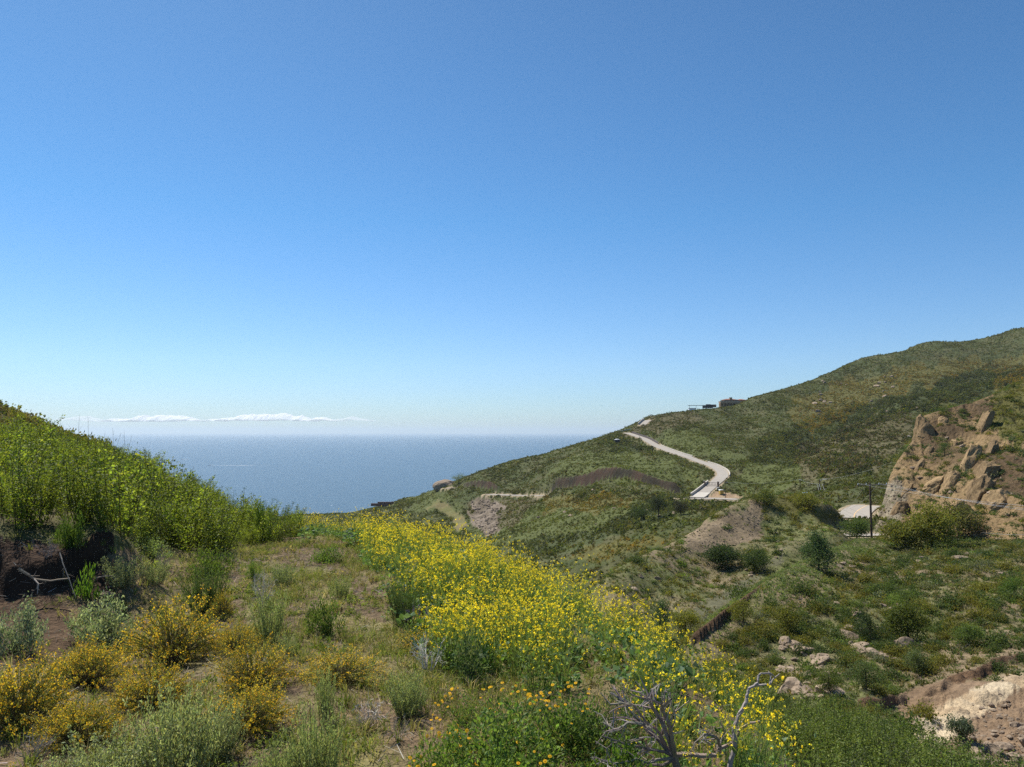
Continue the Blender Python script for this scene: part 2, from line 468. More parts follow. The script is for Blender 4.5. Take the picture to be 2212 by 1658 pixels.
def mixc(N, L, mode, a, b, fac=1.0):
    m = N.new('ShaderNodeMix'); m.data_type = 'RGBA'; m.blend_type = mode
    if isinstance(fac, float): m.inputs[0].default_value = fac
    else: L.new(fac, m.inputs[0])
    for k, x in ((6, a), (7, b)):
        if isinstance(x, tuple): m.inputs[k].default_value = x
        else: L.new(x, m.inputs[k])
    return m.outputs[2]

def leaf_material(name, transl=0.35, rough=0.6, spec=0.25):
    m, nt, N, L, pb, out = new_mat(name)
    at = N.new('ShaderNodeAttribute'); at.attribute_name = 'tint'
    tc = N.new('ShaderNodeTexCoord')
    oi = N.new('ShaderNodeObjectInfo')
    n = noise_node(N, L, tc.outputs['Object'], 3.0, 2)
    r = ramp(N, L, n.outputs['Fac'], [(0.3, (.8, .8, .8)), (0.7, (1.2, 1.2, 1.2))])
    c = mixc(N, L, 'MULTIPLY', at.outputs['Color'], r.outputs['Color'])
    r2 = ramp(N, L, oi.outputs['Random'], [(0.0, (.85, .85, .9)), (1.0, (1.12, 1.1, 1.0))])
    c = mixc(N, L, 'MULTIPLY', c, r2.outputs['Color'])
    L.new(c, pb.inputs['Base Color'])
    pb.inputs['Roughness'].default_value = rough
    pb.inputs['Specular IOR Level'].default_value = spec
    if transl > 0:
        tr = N.new('ShaderNodeBsdfTranslucent')
        tint = mixc(N, L, 'MULTIPLY', c, (1.25, 1.25, 0.6, 1))
        L.new(tint, tr.inputs['Color'])
        mx = N.new('ShaderNodeMixShader'); mx.inputs[0].default_value = transl
        L.new(pb.outputs[0], mx.inputs[1]); L.new(tr.outputs[0], mx.inputs[2]); L.new(mx.outputs[0], out.inputs['Surface'])
    return m

def plain_material(name, color, rough=0.7, metal=0.0, scale=4.0, var=0.25, spec=0.3, bump=0.0):
    m, nt, N, L, pb, out = new_mat(name)
    tc = N.new('ShaderNodeTexCoord')
    n = noise_node(N, L, tc.outputs['Object'], scale, 5)
    r = ramp(N, L, n.outputs['Fac'], [(0.25, (1 - var,) * 3), (0.75, (1 + var * .6,) * 3)])
    L.new(mixc(N, L, 'MULTIPLY', (*color, 1), r.outputs['Color']), pb.inputs['Base Color'])
    pb.inputs['Roughness'].default_value = rough; pb.inputs['Metallic'].default_value = metal
    pb.inputs['Specular IOR Level'].default_value = spec
    if bump:
        b = N.new('ShaderNodeBump'); b.inputs['Strength'].default_value = bump; b.inputs['Distance'].default_value = 0.1
        L.new(n.outputs['Fac'], b.inputs['Height']); L.new(b.outputs[0], pb.inputs['Normal'])
    return m

M_LEAF = leaf_material('leaf', 0.46)
M_GRASS = leaf_material('grass', 0.46, 0.65, 0.2)
M_PETAL = leaf_material('petal', 0.42, 0.7, 0.1)
M_WOODY = leaf_material('twig', 0.0, 0.85, 0.15)
M_SCRUB = leaf_material('scrub', 0.4, 0.7, 0.15)

def land_material(name, rock_bump=False):
    m, nt, N, L, pb, out = new_mat(name)
    at = N.new('ShaderNodeAttribute'); at.attribute_name = 'tint'
    tc = N.new('ShaderNodeTexCoord')
    c = at.outputs['Color']
    hs = []
    for sc, lo, hi in ((14.0, .72, 1.3), (1.7, .7, 1.3), (0.22, .78, 1.22)):
        n = noise_node(N, L, tc.outputs['Object'], sc, 5, 0.65)
        r = ramp(N, L, n.outputs['Fac'], [(0.3, (lo, lo, lo)), (0.7, (hi, hi, hi * .96))])
        c = mixc(N, L, 'MULTIPLY', c, r.outputs['Color'])
        hs.append(n.outputs['Fac'])
    L.new(c, pb.inputs['Base Color'])
    pb.inputs['Roughness'].default_value = 0.95
    pb.inputs['Specular IOR Level'].default_value = 0.1
    b0 = N.new('ShaderNodeBump'); b0.inputs['Strength'].default_value = 0.7; b0.inputs['Distance'].default_value = 0.05
    L.new(hs[0], b0.inputs['Height'])
    b1 = N.new('ShaderNodeBump'); b1.inputs['Strength'].default_value = 0.8; b1.inputs['Distance'].default_value = 0.6 if rock_bump else 0.35
    L.new(hs[1], b1.inputs['Height']); L.new(b0.outputs[0], b1.inputs['Normal'])
    L.new(b1.outputs[0], pb.inputs['Normal'])
    if rock_bump:                      # fractured rock faces
        vo = N.new('ShaderNodeTexVoronoi'); vo.inputs['Scale'].default_value = 0.9; vo.feature = 'F1'
        mp = N.new('ShaderNodeMapping'); mp.inputs['Scale'].default_value = (1.3, 1.0, 0.5); mp.inputs['Rotation'].default_value = (0.3, 0.5, 0.2)
        L.new(tc.outputs['Object'], mp.inputs['Vector']); L.new(mp.outputs[0], vo.inputs['Vector'])
        b2 = N.new('ShaderNodeBump'); b2.inputs['Strength'].default_value = 0.7; b2.inputs['Distance'].default_value = 1.0
        b2.inputs['Distance'].default_value = .45; L.new(vo.outputs['Distance'], b2.inputs['Height']); L.new(b1.outputs[0], b2.inputs['Normal']); L.new(b2.outputs[0], pb.inputs['Normal'])
    return m
M_LAND = land_material('earth')
M_ROCKY = land_material('broken_rock', True)

# ------------------------------------------------------------------ sea, haze, clouds
def make_sea():
    n = 96
    rr = [0.0, 400, 900, 1500, 2500, 4000, 7000, 12000, 22000, 40000, 80000]
    V = [(0, 0, 0)]
    for r in rr[1:]:
        for k in range(n):
            t = 2 * math.pi * k / n
            V.append((r * math.cos(t), r * math.sin(t), 0))
    bmF = []
    me = bpy.data.meshes.new('sea')
    for k in range(n): bmF.append((0, 1 + k, 1 + (k + 1) % n))
    for j in range(len(rr) - 2):
        for k in range(n):
            a = 1 + j * n
            bmF.append((a + k, a + n + k, a + n + (k + 1) % n, a + (k + 1) % n))
    me.from_pydata(V, [], bmF)
    m, nt, N, L, pb, out = new_mat('sea_water')
    tc = N.new('ShaderNodeTexCoord')
    mp = N.new('ShaderNodeMapping'); mp.inputs['Scale'].default_value = (0.5, 0.16, 1)
    L.new(tc.outputs['Object'], mp.inputs['Vector'])
    w1 = noise_node(N, L, mp.outputs[0], 0.22, 4, 0.6)
    w2 = noise_node(N, L, mp.outputs[0], 0.6, 4, 0.7)
    w3 = noise_node(N, L, mp.outputs[0], 0.0022, 3, 0.5)
    b = N.new('ShaderNodeBump'); b.inputs['Strength'].default_value = 1.0; b.inputs['Distance'].default_value = 1.3
    L.new(w1.outputs['Fac'], b.inputs['Height'])
    b2 = N.new('ShaderNodeBump'); b2.inputs['Strength'].default_value = 0.6; b2.inputs['Distance'].default_value = 3
    L.new(w2.outputs['Fac'], b2.inputs['Height']); L.new(b.outputs[0], b2.inputs['Normal'])
    L.new(b2.outputs[0], pb.inputs['Normal'])
    glint = noise_node(N, L, mp.outputs[0], 0.3, 5, 0.75)
    add = N.new('ShaderNodeMath'); add.operation = 'ADD'; L.new(glint.outputs['Fac'], add.inputs[0])
    sc = N.new('ShaderNodeMath'); sc.operation = 'MULTIPLY'; sc.inputs[1].default_value = 0.12
    L.new(w3.outputs['Fac'], sc.inputs[0]); L.new(sc.outputs[0], add.inputs[1])
    glint_ramp = ramp(N, L, add.outputs[0], [(0.68, (0, 0, 0)), (0.78, (.7, .7, .7))])  # pale flecks in the water colour stand in for sun glitter
    base = ramp(N, L, w2.outputs['Fac'], [(0.38, SEA_A), (0.62, SEA_B)])
    L.new(mixc(N, L, 'MIX', base.outputs['Color'], (0.75, 0.8, 0.82, 1), glint_ramp.outputs['Color']), pb.inputs['Base Color'])
    pb.inputs['Roughness'].default_value = 0.28
    pb.inputs['IOR'].default_value = 1.333
    me.materials.append(m)
    o = mesh_obj('sea', me, loc=(0, 0, SEA))
    tag(o, 'blue ocean with small sparkling waves reaching a soft horizon', 'sea', kind='structure')
SEA_A, SEA_B = (0.030, 0.062, 0.090), (0.060, 0.104, 0.138)
make_sea()

def make_haze():
    x, y0, y1, z0, z1 = 42000, -2000, 45000, SEA - 2, 215
    V = [(-x, y0, z0), (x, y0, z0), (x, y1, z0), (-x, y1, z0), (-x, y0, z1), (x, y0, z1), (x, y1, z1), (-x, y1, z1)]
    F = [(0, 3, 2, 1), (4, 5, 6, 7), (0, 1, 5, 4), (1, 2, 6, 5), (2, 3, 7, 6), (3, 0, 4, 7)]
    me = bpy.data.meshes.new('haze'); me.from_pydata(V, [], F)
    m = bpy.data.materials.new('haze_air'); m.use_nodes = True
    nt = m.node_tree; nt.nodes.remove(nt.nodes['Principled BSDF'])
    pv = nt.nodes.new('ShaderNodeVolumePrincipled')
    pv.inputs['Color'].default_value = (0.74, 0.88, 1.0, 1)
    pv.inputs['Density'].default_value = HAZE
    pv.inputs['Anisotropy'].default_value = 0.3
    nt.links.new(pv.outputs[0], nt.nodes['Material Output'].inputs['Volume'])
    me.materials.append(m)
    tag(mesh_obj('haze', me), 'thin pale sea haze that softens the horizon', 'haze', kind='stuff')
HAZE = 4.4e-5
make_haze()

def ico(sub):
    import bmesh
    bm = bmesh.new(); bmesh.ops.create_icosphere(bm, subdivisions=sub, radius=1)
    V = np.array([v.co[:] for v in bm.verts]); F = np.array([[v.index for v in f.verts] for f in bm.faces]); bm.free()
    return V, F
ICO3 = ico(3); ICO2 = ico(2)

def noise3(V, f, seed):
    return (fbm(V[:, 0] * f + 5.1 + V[:, 2] * f * .37, V[:, 1] * f + V[:, 2] * f * 0.71 + 3.3, 3, seed) +
            fbm(V[:, 2] * f - 1.7, V[:, 0] * f * .6 - V[:, 1] * f * .8 + 8.8, 3, seed + 5)) * .5

def make_cloud(vx0, vx1, top, label, seed, n, soft):
    """a long low cloud bank: gently sloping billowy top over a flat base"""
    d = 62000.0; k = d / FPX
    nx, ny = max(int((vx1 - vx0) * 1.6), 60), 26
    u = np.linspace(0, 1, nx)[None]; v = np.linspace(0, 1, ny)[:, None]
    H = (909 - top) * k * .72
    env = np.clip(1 - np.abs(2 * u - 1) ** 4, 0, 1) * (.45 + .55 * np.abs(np.sin(u * 4.6 + seed * .7)))
    xx = vx0 + (vx1 - vx0) * u + 0 * v
    big = .5 + .5 * fbm(xx / 22, v * 1.2, 4, 700 + seed, True)
    prof = np.sin(np.pi * v) ** .8
    z = H * env * prof * (.35 + .75 * big) + 45 * fbm(xx / 9, v * 2, 2, 720 + seed) * prof * env ** .3
    X = (xx - 1106) / FPX * d; Y = d + (v - .5) * 3200 + 0 * u
    Z0 = (935 - 909) / FPX * d + (fbm(xx / 16, xx * 0, 4, 740 + seed) * 3.5) * k
    top_ = np.stack([X, Y, Z0 + np.clip(z, 0, None)], -1).reshape(-1, 3); bot = np.stack([X, Y, Z0 - 30 + 0 * X], -1).reshape(-1, 3)
    idx = np.arange(nx * ny).reshape(ny, nx)
    f = np.stack([idx[:-1, :-1], idx[:-1, 1:], idx[1:, 1:], idx[1:, :-1]], -1).reshape(-1, 4)
    me = raw_mesh('cloud', np.concatenate([top_, bot]), np.concatenate([f, f[:, ::-1] + nx * ny]), 4, mat=M_CLOUD[soft], smooth=True)
    tag(mesh_obj('cloud', me), label, 'cloud', 'low clouds over the horizon')

def cloud_mat(name, dens):
    m, nt, N, L, pb, out = new_mat(name)
    N.remove(pb)
    df = N.new('ShaderNodeBsdfDiffuse'); df.inputs['Color'].default_value = (.95, .95, .95, 1)
    tl = N.new('ShaderNodeBsdfTranslucent'); tl.inputs['Color'].default_value = (.97, .97, .97, 1)
    mx = N.new('ShaderNodeMixShader'); mx.inputs[0].default_value = 0.25
    L.new(df.outputs[0], mx.inputs[1]); L.new(tl.outputs[0], mx.inputs[2])
    tc = N.new('ShaderNodeTexCoord'); n = noise_node(N, L, tc.outputs['Object'], 0.0011, 5)
    r = ramp(N, L, n.outputs['Fac'], [(0.30, (dens * .45,) * 3), (0.52, (dens,) * 3)])
    tp = N.new('ShaderNodeBsdfTransparent')
    m2 = N.new('ShaderNodeMixShader'); L.new(r.outputs['Color'], m2.inputs[0]); L.new(tp.outputs[0], m2.inputs[1]); L.new(mx.outputs[0], m2.inputs[2])
    L.new(m2.outputs[0], out.inputs['Surface'])
    return m
M_CLOUD = {0: cloud_mat('cloud_vapour', 0.72), 1: cloud_mat('thin_cloud_vapour', 0.3)}
make_cloud(240, 440, 891, 'low white cloud streak above the horizon, left of the longer one', 3, 60, 0)
make_cloud(455, 720, 888, 'longest low white cloud above the horizon, humped at its left end', 8, 75, 0)
make_cloud(690, 812, 899, 'thin tapering cloud wisp right of the long white cloud', 12, 40, 1)
make_cloud(140, 230, 897, 'faint cloud wisp above the left hill crest', 21, 26, 1)

# ------------------------------------------------------------------ land surface
def inpoly(x, y, poly):
    x = np.asarray(x); inside = np.zeros(x.shape, bool)
    n = len(poly)
    for i in range(n):
        x0, y0 = poly[i]; x1, y1 = poly[(i + 1) % n]
        c = ((y0 > y) != (y1 > y)) & (x < (x1 - x0) * (y - y0) / ((y1 - y0) or 1e-9) + x0)
        inside ^= c
    return inside

def blobmask(vx, vy, poly, wob, f, seed):
    """soft irregular area given by an outline"""
    wx = fbm(vx / f, vy / f, 5, seed) * wob * 1.3; wy = fbm(vx / f + 9, vy / f - 4, 5, seed + 1) * wob
    return inpoly(vx + wx, vy + wy, poly)

LUSH = [   # bright grassy patches of the far slopes
    [(1010, 1140), (1180, 1085), (1350, 1080), (1500, 1095), (1480, 1125), (1330, 1130), (1180, 1165), (1090, 1180), (1030, 1165)],
    [(1240, 985), (1330, 968), (1480, 1000), (1540, 1030), (1530, 1060), (1400, 1040), (1250, 1040), (1150, 1035)],
    [(1600, 1010), (1700, 990), (1745, 1030), (1700, 1060), (1610, 1070), (1585, 1040)],
    [(1420, 930), (1520, 920), (1560, 990), (1480, 985)],
    [(1430, 970), (1600, 985), (1620, 1004), (1560, 1003)],
    [(880, 1075), (960, 1060), (1000, 1090), (900, 1105)],
]
YELLOW = [ # olive and yellow flowering patches
    [(2150, 830), (2300, 740), (2300, 1000), (2212, 980), (2130, 900)],
    [(1700, 870), (1900, 800), (2212, 760), (2212, 790), (2000, 830), (1860, 880), (1750, 960)],
    [(1180, 1075), (1420, 1070), (1300, 1100), (1180, 1110)],
    [(1480, 1150), (1300, 1170), (1200, 1200), (1300, 1210), (1460, 1165)],
    [(1600, 1065), (1850, 1100), (1850, 1130), (1700, 1110), (1640, 1095)],
    [(1850, 1170), (2080, 1190), (2060, 1240), (1850, 1250)],
    [(380, 1040), (250, 990), (0, 900), (0, 860), (300, 960), (400, 1020)],
]
DARK = [   # dense dark brush
    [(1100, 1180), (1300, 1140), (1380, 1090), (1440, 1070), (1640, 1085), (1480, 1110), (1400, 1140), (1250, 1180), (1150, 1210)],
    [(1640, 960), (1760, 900), (1960, 850), (2100, 800), (2212, 790), (2212, 840), (2050, 870), (1900, 920), (1720, 1000), (1600, 1000)],
    [(1740, 1000), (1850, 970), (1910, 990), (1880, 1030), (1780, 1035)],
    [(1330, 950), (1410, 955), (1400, 975), (1340, 975), (1300, 965)],
]
BROWN = [  # dry thin brush with soil between
    [(1740, 1040), (1720, 980), (1850, 910), (1960, 890), (1980, 930), (1900, 1010)],
    [(1000, 1080), (1170, 1080), (1130, 1120), (1060, 1150), (1010, 1120)],
    [(1340, 945), (1420, 940), (1520, 900), (1480, 880), (1400, 905)],
]
SCREE = [(1478, 1160), (1500, 1140), (1545, 1115), (1600, 1105), (1640, 1085), (1655, 1120), (1640, 1160), (1590, 1180), (1530, 1200), (1480, 1190)]
SCREE2 = [(1015, 1085), (1060, 1075), (1085, 1105), (1075, 1150), (1050, 1165), (1020, 1120)]
TRACK = [(945, 1080), (960, 1085), (1000, 1115), (1010, 1140), (985, 1148), (975, 1120), (945, 1100), (920, 1098)]
STREAM = [(1440, 1340), (1560, 1280), (1660, 1215), (1700, 1180), (1690, 1210), (1580, 1300), (1480, 1370), (1430, 1370)]
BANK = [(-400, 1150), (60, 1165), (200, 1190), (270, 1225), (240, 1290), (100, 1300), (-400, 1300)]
DIRT = [(-100, 1290), (120, 1280), (180, 1380), (120, 1440), (0, 1430), (-100, 1440)]
TALUS = [(1890, 1060), (1950, 1030), (1960, 1090), (1930, 1150), (1890, 1150)]

SLABP = [(1925, 1610), (1975, 1545), (2040, 1520), (2110, 1490), (2215, 1430), (2300, 1420), (2300, 1470), (2212, 1485), (2150, 1530), (2070, 1575), (2030, 1615), (2015, 1650), (1985, 1640), (1965, 1600)]
DIRTPATCH = [(1528, 1078), (1546, 1061), (1565, 1064), (1590, 1069), (1614, 1077)]
EARTHY = [[(515, 1180), (640, 1160), (760, 1168), (840, 1210), (760, 1235), (620, 1215), (540, 1225)], [(480, 1200), (560, 1240), (540, 1300), (500, 1400), (440, 1380), (470, 1280)],
          [(600, 1290), (700, 1290), (660, 1400), (640, 1500), (600, 1480)], [(520, 1570), (640, 1540), (600, 1660), (500, 1660)], [(150, 1380), (330, 1340), (330, 1440), (200, 1460)],
          [(760, 1250), (860, 1290), (820, 1340), (740, 1320)]]
def put(C, mask, c):
    C[mask] = c

def land_colours():
    C = np.empty(GA.shape + (3,), np.float32)
    vx, vy = GVX, GVY
    n = fbm(GX / 3.0, GY / 3.0, 4, 201); nf = fbm(GX / 40.0, GY / 40.0, 4, 202); nm = fbm(GX / 9, GY / 9, 4, 203)
    def mixin(a, b, t):
        t = np.clip(t, 0, 1)[..., None]
        return np.array(a) * (1 - t) + np.array(b) * t
    # near ground: dry brown soil to tan green grass
    near_c = mixin((0.15, 0.105, 0.068), (0.175, 0.155, 0.07), 0.5 + n * 1.6)
    C[:] = near_c
    far_c = mixin((0.062, 0.074, 0.028), (0.088, 0.086, 0.040), 0.4 + nm * 1.3)
    C[LID >= 5] = far_c[LID >= 5]
    b = mixin((0.20, 0.15, 0.10), (0.125, 0.13, 0.055), 0.72 + nm * 1.4)
    m = (LID == 2) | (LID == 3); C[m] = b[m]
    m = (LID == 1); C[m] = (0.07, 0.09, 0.03)
    m = (LID == 0) & (vy < 1185) & (vx < 640); C[m] = mixin((0.075, 0.085, 0.03), (0.10, 0.085, 0.045), 0.5 + n)[m]
    cl = mixin((0.10, 0.068, 0.040), (0.225, 0.155, 0.085), 0.5 + fbm((GX - GZ * .9) / 4.0, (GX + GZ) / 14, 5, 207) * 2.6)
    cg = mixin((0.085, 0.085, 0.03), (0.17, 0.125, 0.075), 0.5 + nm)
    cm = sstep(0.0, 0.30, CLIFFM + nm * 0.35)[..., None]
    cc = cg * (1 - cm) + cl * cm
    C[LID == 4] = cc[LID == 4]
    far = LID >= 5
    for k, p in enumerate(LUSH): put(C, blobmask(vx, vy, p, 28, 40, 300 + k) & far, (0.084, 0.096, 0.033))
    for k, p in enumerate(YELLOW): put(C, blobmask(vx, vy, p, 24, 30, 340 + k) & (LID >= 3), (0.10, 0.094, 0.032))
    for k, p in enumerate(DARK): put(C, blobmask(vx, vy, p, 20, 30, 360 + k) & far, (0.056, 0.066, 0.027))
    for k, p in enumerate(BROWN): put(C, blobmask(vx, vy, p, 20, 30, 380 + k) & far, (0.095, 0.084, 0.045))
    m = blobmask(vx, vy, SCREE, 14, 20, 400) & (LID == 3); C[m] = mixin((0.15, 0.115, 0.075), (0.23, 0.175, 0.12), .5 + n)[m]
    m = blobmask(vx, vy, SCREE2, 14, 14, 401) & far; C[m] = mixin((0.12, 0.095, 0.07), (0.20, 0.16, 0.13), .5 + nm * 2)[m]
    m = blobmask(vx, vy, TRACK, 8, 14, 402) & far; C[m] = mixin((0.17, 0.13, 0.07), (0.13, 0.13, 0.05), .5 + nm)[m]
    m = blobmask(vx, vy, STREAM, 10, 14, 403) & (LID == 3); C[m] = (0.125, 0.12, 0.075)
    for k, p in enumerate(EARTHY): m = blobmask(vx, vy, p, 26, 24, 420 + k) & (LID == 0); C[m] = mixin((0.10, 0.068, 0.045), (0.15, 0.11, 0.07), .5 + n * 1.5)[m]
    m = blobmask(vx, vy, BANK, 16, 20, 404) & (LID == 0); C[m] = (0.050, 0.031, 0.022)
    m = blobmask(vx, vy, DIRT, 20, 20, 405) & (LID == 0); C[m] = (0.085, 0.055, 0.036)
    m = blobmask(vx, vy, TALUS, 10, 14, 406) & (LID == 4); C[m] = mixin((0.12, 0.095, 0.065), (0.24, 0.20, 0.15), .5 + n * 2)[m]
    s = SOIL > .5
    C[s & (LID == 2)] = mixin((0.13, 0.08, 0.05), (0.06, 0.04, 0.026), .5 + n * 2)[s & (LID == 2)]; C[s & far] = mixin((0.06, 0.038, 0.028), (0.03, 0.026, 0.018), .5 + nm * 2)[s & far]; C[s & (LID == 0)] = (0.045, 0.028, 0.02)  # overhang and far cut soil darkened to paint in their shade
    sl = (SLAB > 0.2); C[sl] = mixin((0.17, 0.115, 0.075), (0.23, 0.16, 0.11), .5 + n)[sl]
    sl = blobmask(vx, vy, SLABP, 9, 30, 407) & (SLAB > .02) & (LID == 2); C[sl] = mixin((0.33, 0.245, 0.165), (0.50, 0.41, 0.30), .5 + n * 1.6)[sl]
    m = inpoly(vx, vy, DIRTPATCH) & far; C[m] = (0.30, 0.21, 0.14)
    r = ROADM > 0.25
    C[r] = (0.30, 0.24, 0.17)
    return C
LANDC = land_colours()

def build_land():
    idx = np.arange(NA * NL).reshape(NL, NA)
    quad = np.stack([idx[:-1, :-1], idx[:-1, 1:], idx[1:, 1:], idx[1:, :-1]], -1).reshape(-1, 4)
    ql = LID[:-1, :-1].ravel()
    allV = np.stack([GX, GY, GZ], -1).reshape(-1, 3); allC = LANDC.reshape(-1, 3)
    deep = (GZ[:-1, :-1].ravel() < SEA - 8)
    for name, ids, label, mat in (
            ('ground', (0, 1), 'near hillside with dry soil and grass under the flowers', M_LAND),
            ('hillside', (2, 3), 'brushy slopes across the ravine with bare scree and soil scars', M_LAND),
            ('cliff', (4,), 'steep ochre road cut cliff at the right edge', M_ROCKY),
            ('headland', (5, 6), 'long green headland falling to the sea', M_LAND)):
        f = quad[np.isin(ql, ids) & ~deep]
        u, inv = np.unique(f, return_inverse=True)
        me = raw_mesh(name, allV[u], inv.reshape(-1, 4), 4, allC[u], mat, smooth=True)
        tag(mesh_obj(name, me), label, 'hillside' if name != 'ground' else 'ground', kind='structure')
build_land()
# ------------------------------------------------------------------ plant pieces: arrays of quads with colours
def unit(v):
    return v / (np.linalg.norm(v, axis=-1, keepdims=True) + 1e-9)

class Q:
    """a bag of quads"""
    def __init__(self): self.v = []; self.c = []
    def add(self, v, c):
        v = np.asarray(v, np.float32).reshape(-1, 4, 3)
        c = np.asarray(c, np.float32)
        if c.ndim == 1: c = np.repeat(c[None], len(v), 0)
        self.v.append(v); self.c.append(c)
        return self
    def arrays(self):
        return np.concatenate(self.v), np.concatenate(self.c)
    def __len__(self): return sum(len(a) for a in self.v)

def tones(r, n, c, var=0.2, hue=0.08):
    c = np.asarray(c, float)
    if c.ndim == 2:
        c = c[r.randint(0, len(c), n)]
    return np.clip(c * (1 + r.uniform(-var, var, (n, 1))) * (1 + r.uniform(-hue, hue, (n, 3))), 0.003, 1)

def leaves(r, q, pos, size, c, aspect=0.5, up=0.2, var=0.25, out=None):
    """diamond leaves centred on pos"""
    n = len(pos)
    d = r.normal(size=(n, 3)); d[:, 2] += up * 2
    if out is not None: d = d + out * 1.2
    d = unit(d)
    w = unit(np.cross(d, r.normal(size=(n, 3))))
    s = np.broadcast_to(np.asarray(size, float), (n,))[:, None] * r.uniform(.65, 1.3, (n, 1))
    nn = np.cross(d, w) * s * 0.12
    v = np.stack([pos - d * s * .5, pos + w * s * aspect * .5 + nn, pos + d * s * .5, pos - w * s * aspect * .5 + nn], 1)
    q.add(v, tones(r, n, c, var))

def blades(r, q, base, tip, width, c, var=0.2, taper=0.25):
    n = len(base)
    w = unit(np.cross(tip - base, r.normal(size=(n, 3)))) * np.broadcast_to(np.asarray(width, float), (n,))[:, None] * .5
    v = np.stack([base - w, base + w, tip + w * taper, tip - w * taper], 1)
    q.add(v, tones(r, n, c, var))

def tube(q, pts, rad, c, sides=4):
    pts = np.asarray(pts, float); n = len(pts)
    rad = np.broadcast_to(np.asarray(rad, float), (n,))
    t = unit(np.gradient(pts, axis=0))
    a = unit(np.cross(t, (0.31, 0.52, 0.8))); b = np.cross(t, a)
    th = np.arange(sides) * 2 * math.pi / sides
    ring = pts[:, None] + rad[:, None, None] * (a[:, None] * np.cos(th)[None, :, None] + b[:, None] * np.sin(th)[None, :, None])
    v = np.stack([ring[:-1], np.roll(ring, -1, 1)[:-1], np.roll(ring, -1, 1)[1:], ring[1:]], 2).reshape(-1, 4, 3)
    q.add(v, c)

def quads_mesh(name, q, mat):
    V, C = q.arrays()
    return raw_mesh(name, V.reshape(-1, 3), np.arange(len(V) * 4), 4, np.repeat(C, 4, 0), mat)

def scatter_mesh(name, temps, idx, pos, scale, mat, tint=None, rz=None, lean=None, r=rs):
    """one mesh holding a copy of a template at every position"""
    n = len(pos)
    if rz is None: rz = r.uniform(0, 2 * math.pi, n)
    scale = np.asarray(scale, float)
    if scale.ndim == 1: scale = np.repeat(scale[:, None], 3, 1)
    Vs, Cs = [], []
    for k, t in enumerate(temps):
        m = np.where(idx == k)[0]
        if not len(m): continue
        V, C = t
        c, s = np.cos(rz[m])[:, None, None], np.sin(rz[m])[:, None, None]
        W = V[None] * scale[m][:, None, None, :]
        X = W[..., 0] * c - W[..., 1] * s; Y = W[..., 0] * s + W[..., 1] * c; Z = W[..., 2]
        if lean is not None:
            X = X + lean[m, 0][:, None, None] * Z; Y = Y + lean[m, 1][:, None, None] * Z
        out = np.stack([X, Y, Z], -1).astype(np.float32) + pos[m][:, None, None, :].astype(np.float32)
        cc = np.repeat(C[None].astype(np.float32), len(m), 0)
        if tint is not None: cc = cc * tint[m][:, None, :].astype(np.float32)
        Vs.append(out.reshape(-1, 4, 3)); Cs.append(cc.reshape(-1, 3))
    V = np.concatenate(Vs); C = np.concatenate(Cs)
    return raw_mesh(name, V.reshape(-1, 3), np.arange(len(V) * 4), 4, np.repeat(C, 4, 0), mat)

def dome(r, n, h=1.0, fill=0.35):
    """points in a dome of radius 1 and height h, most near the outside"""
    d = r.normal(size=(n, 3)); d[:, 2] = abs(d[:, 2]); d = unit(d)
    rad = 1 - fill * r.rand(n) ** 1.5 * 1.6
    return d * np.clip(rad, .1, 1)[:, None] * (1, 1, h), d

def lumpy(d, seed, amp=0.3):
    return 1 + amp * noise3(d, 1.7, seed) * 2

# ---- templates (radius about 1, base at the origin)
def t_far_shrub(seed, n=16, h=0.8):
    r = np.random.RandomState(seed); q = Q()
    p, d = dome(r, n, h, .5)
    leaves(r, q, p * lumpy(d, seed)[:, None], 0.62, (1, 1, 1), .75, .2, .3, out=d * .4)
    return q.arrays()

def t_mid_shrub(seed, n=760, h=0.95, size=0.13, aspect=.6):
    r = np.random.RandomState(seed); q = Q()
    k = 20
    cp, cd = dome(r, k, h * .8, .6)
    which = r.randint(0, k, n)
    off = r.normal(size=(n, 3)) * 0.24
    p = cp[which] * .78 + off; p[:, 2] = abs(p[:, 2]) + .03
    shade = 1.0
    leaves(r, q, p, size, np.array([(1, 1, 1), (.8, .85, .75), (1.25, 1.2, 1.0)]) * shade, aspect, .35, .25, out=unit(p + 1e-3) * .5)
    return q.arrays()

def t_twigs(seed, n=40, h=.8, w=0.02):
    r = np.random.RandomState(seed); q = Q()
    p, d = dome(r, n, h, .2)
    mid = p * .5 + r.normal(size=(n, 3)) * .06
    b = r.normal(size=(n, 3)) * (.05, .05, 0)
    blades(r, q, b, mid, w, (1, 1, 1), .25, .7); blades(r, q, mid, p * .95, w * .7, (1, 1, 1), .25, .3)
    return q.arrays()

def t_tuft(seed, n=12, h=1.0, spread=.5, width=.03, droop=.25):
    r = np.random.RandomState(seed); q = Q()
    a = r.uniform(0, 2 * math.pi, n); e = np.stack([np.cos(a), np.sin(a), np.zeros(n)], 1)
    b = e * r.uniform(0, .3, (n, 1)) * spread
    hh = r.uniform(.5, 1.1, (n, 1)) * h
    m = b + e * spread * .35 * r.rand(n, 1) + (0, 0, 1) * hh * .6
    t = m + e * spread * .6 * r.rand(n, 1) + (0, 0, 1) * hh * (.4 - droop * r.rand(n, 1))
    blades(r, q, b, m, width, (1, 1, 1), .3, .8)
    w0 = q.c[-1]
    blades(r, q, m, t, width * .7, (1, 1, 1), .0, .1); q.c[-1] = w0
    return q.arrays()

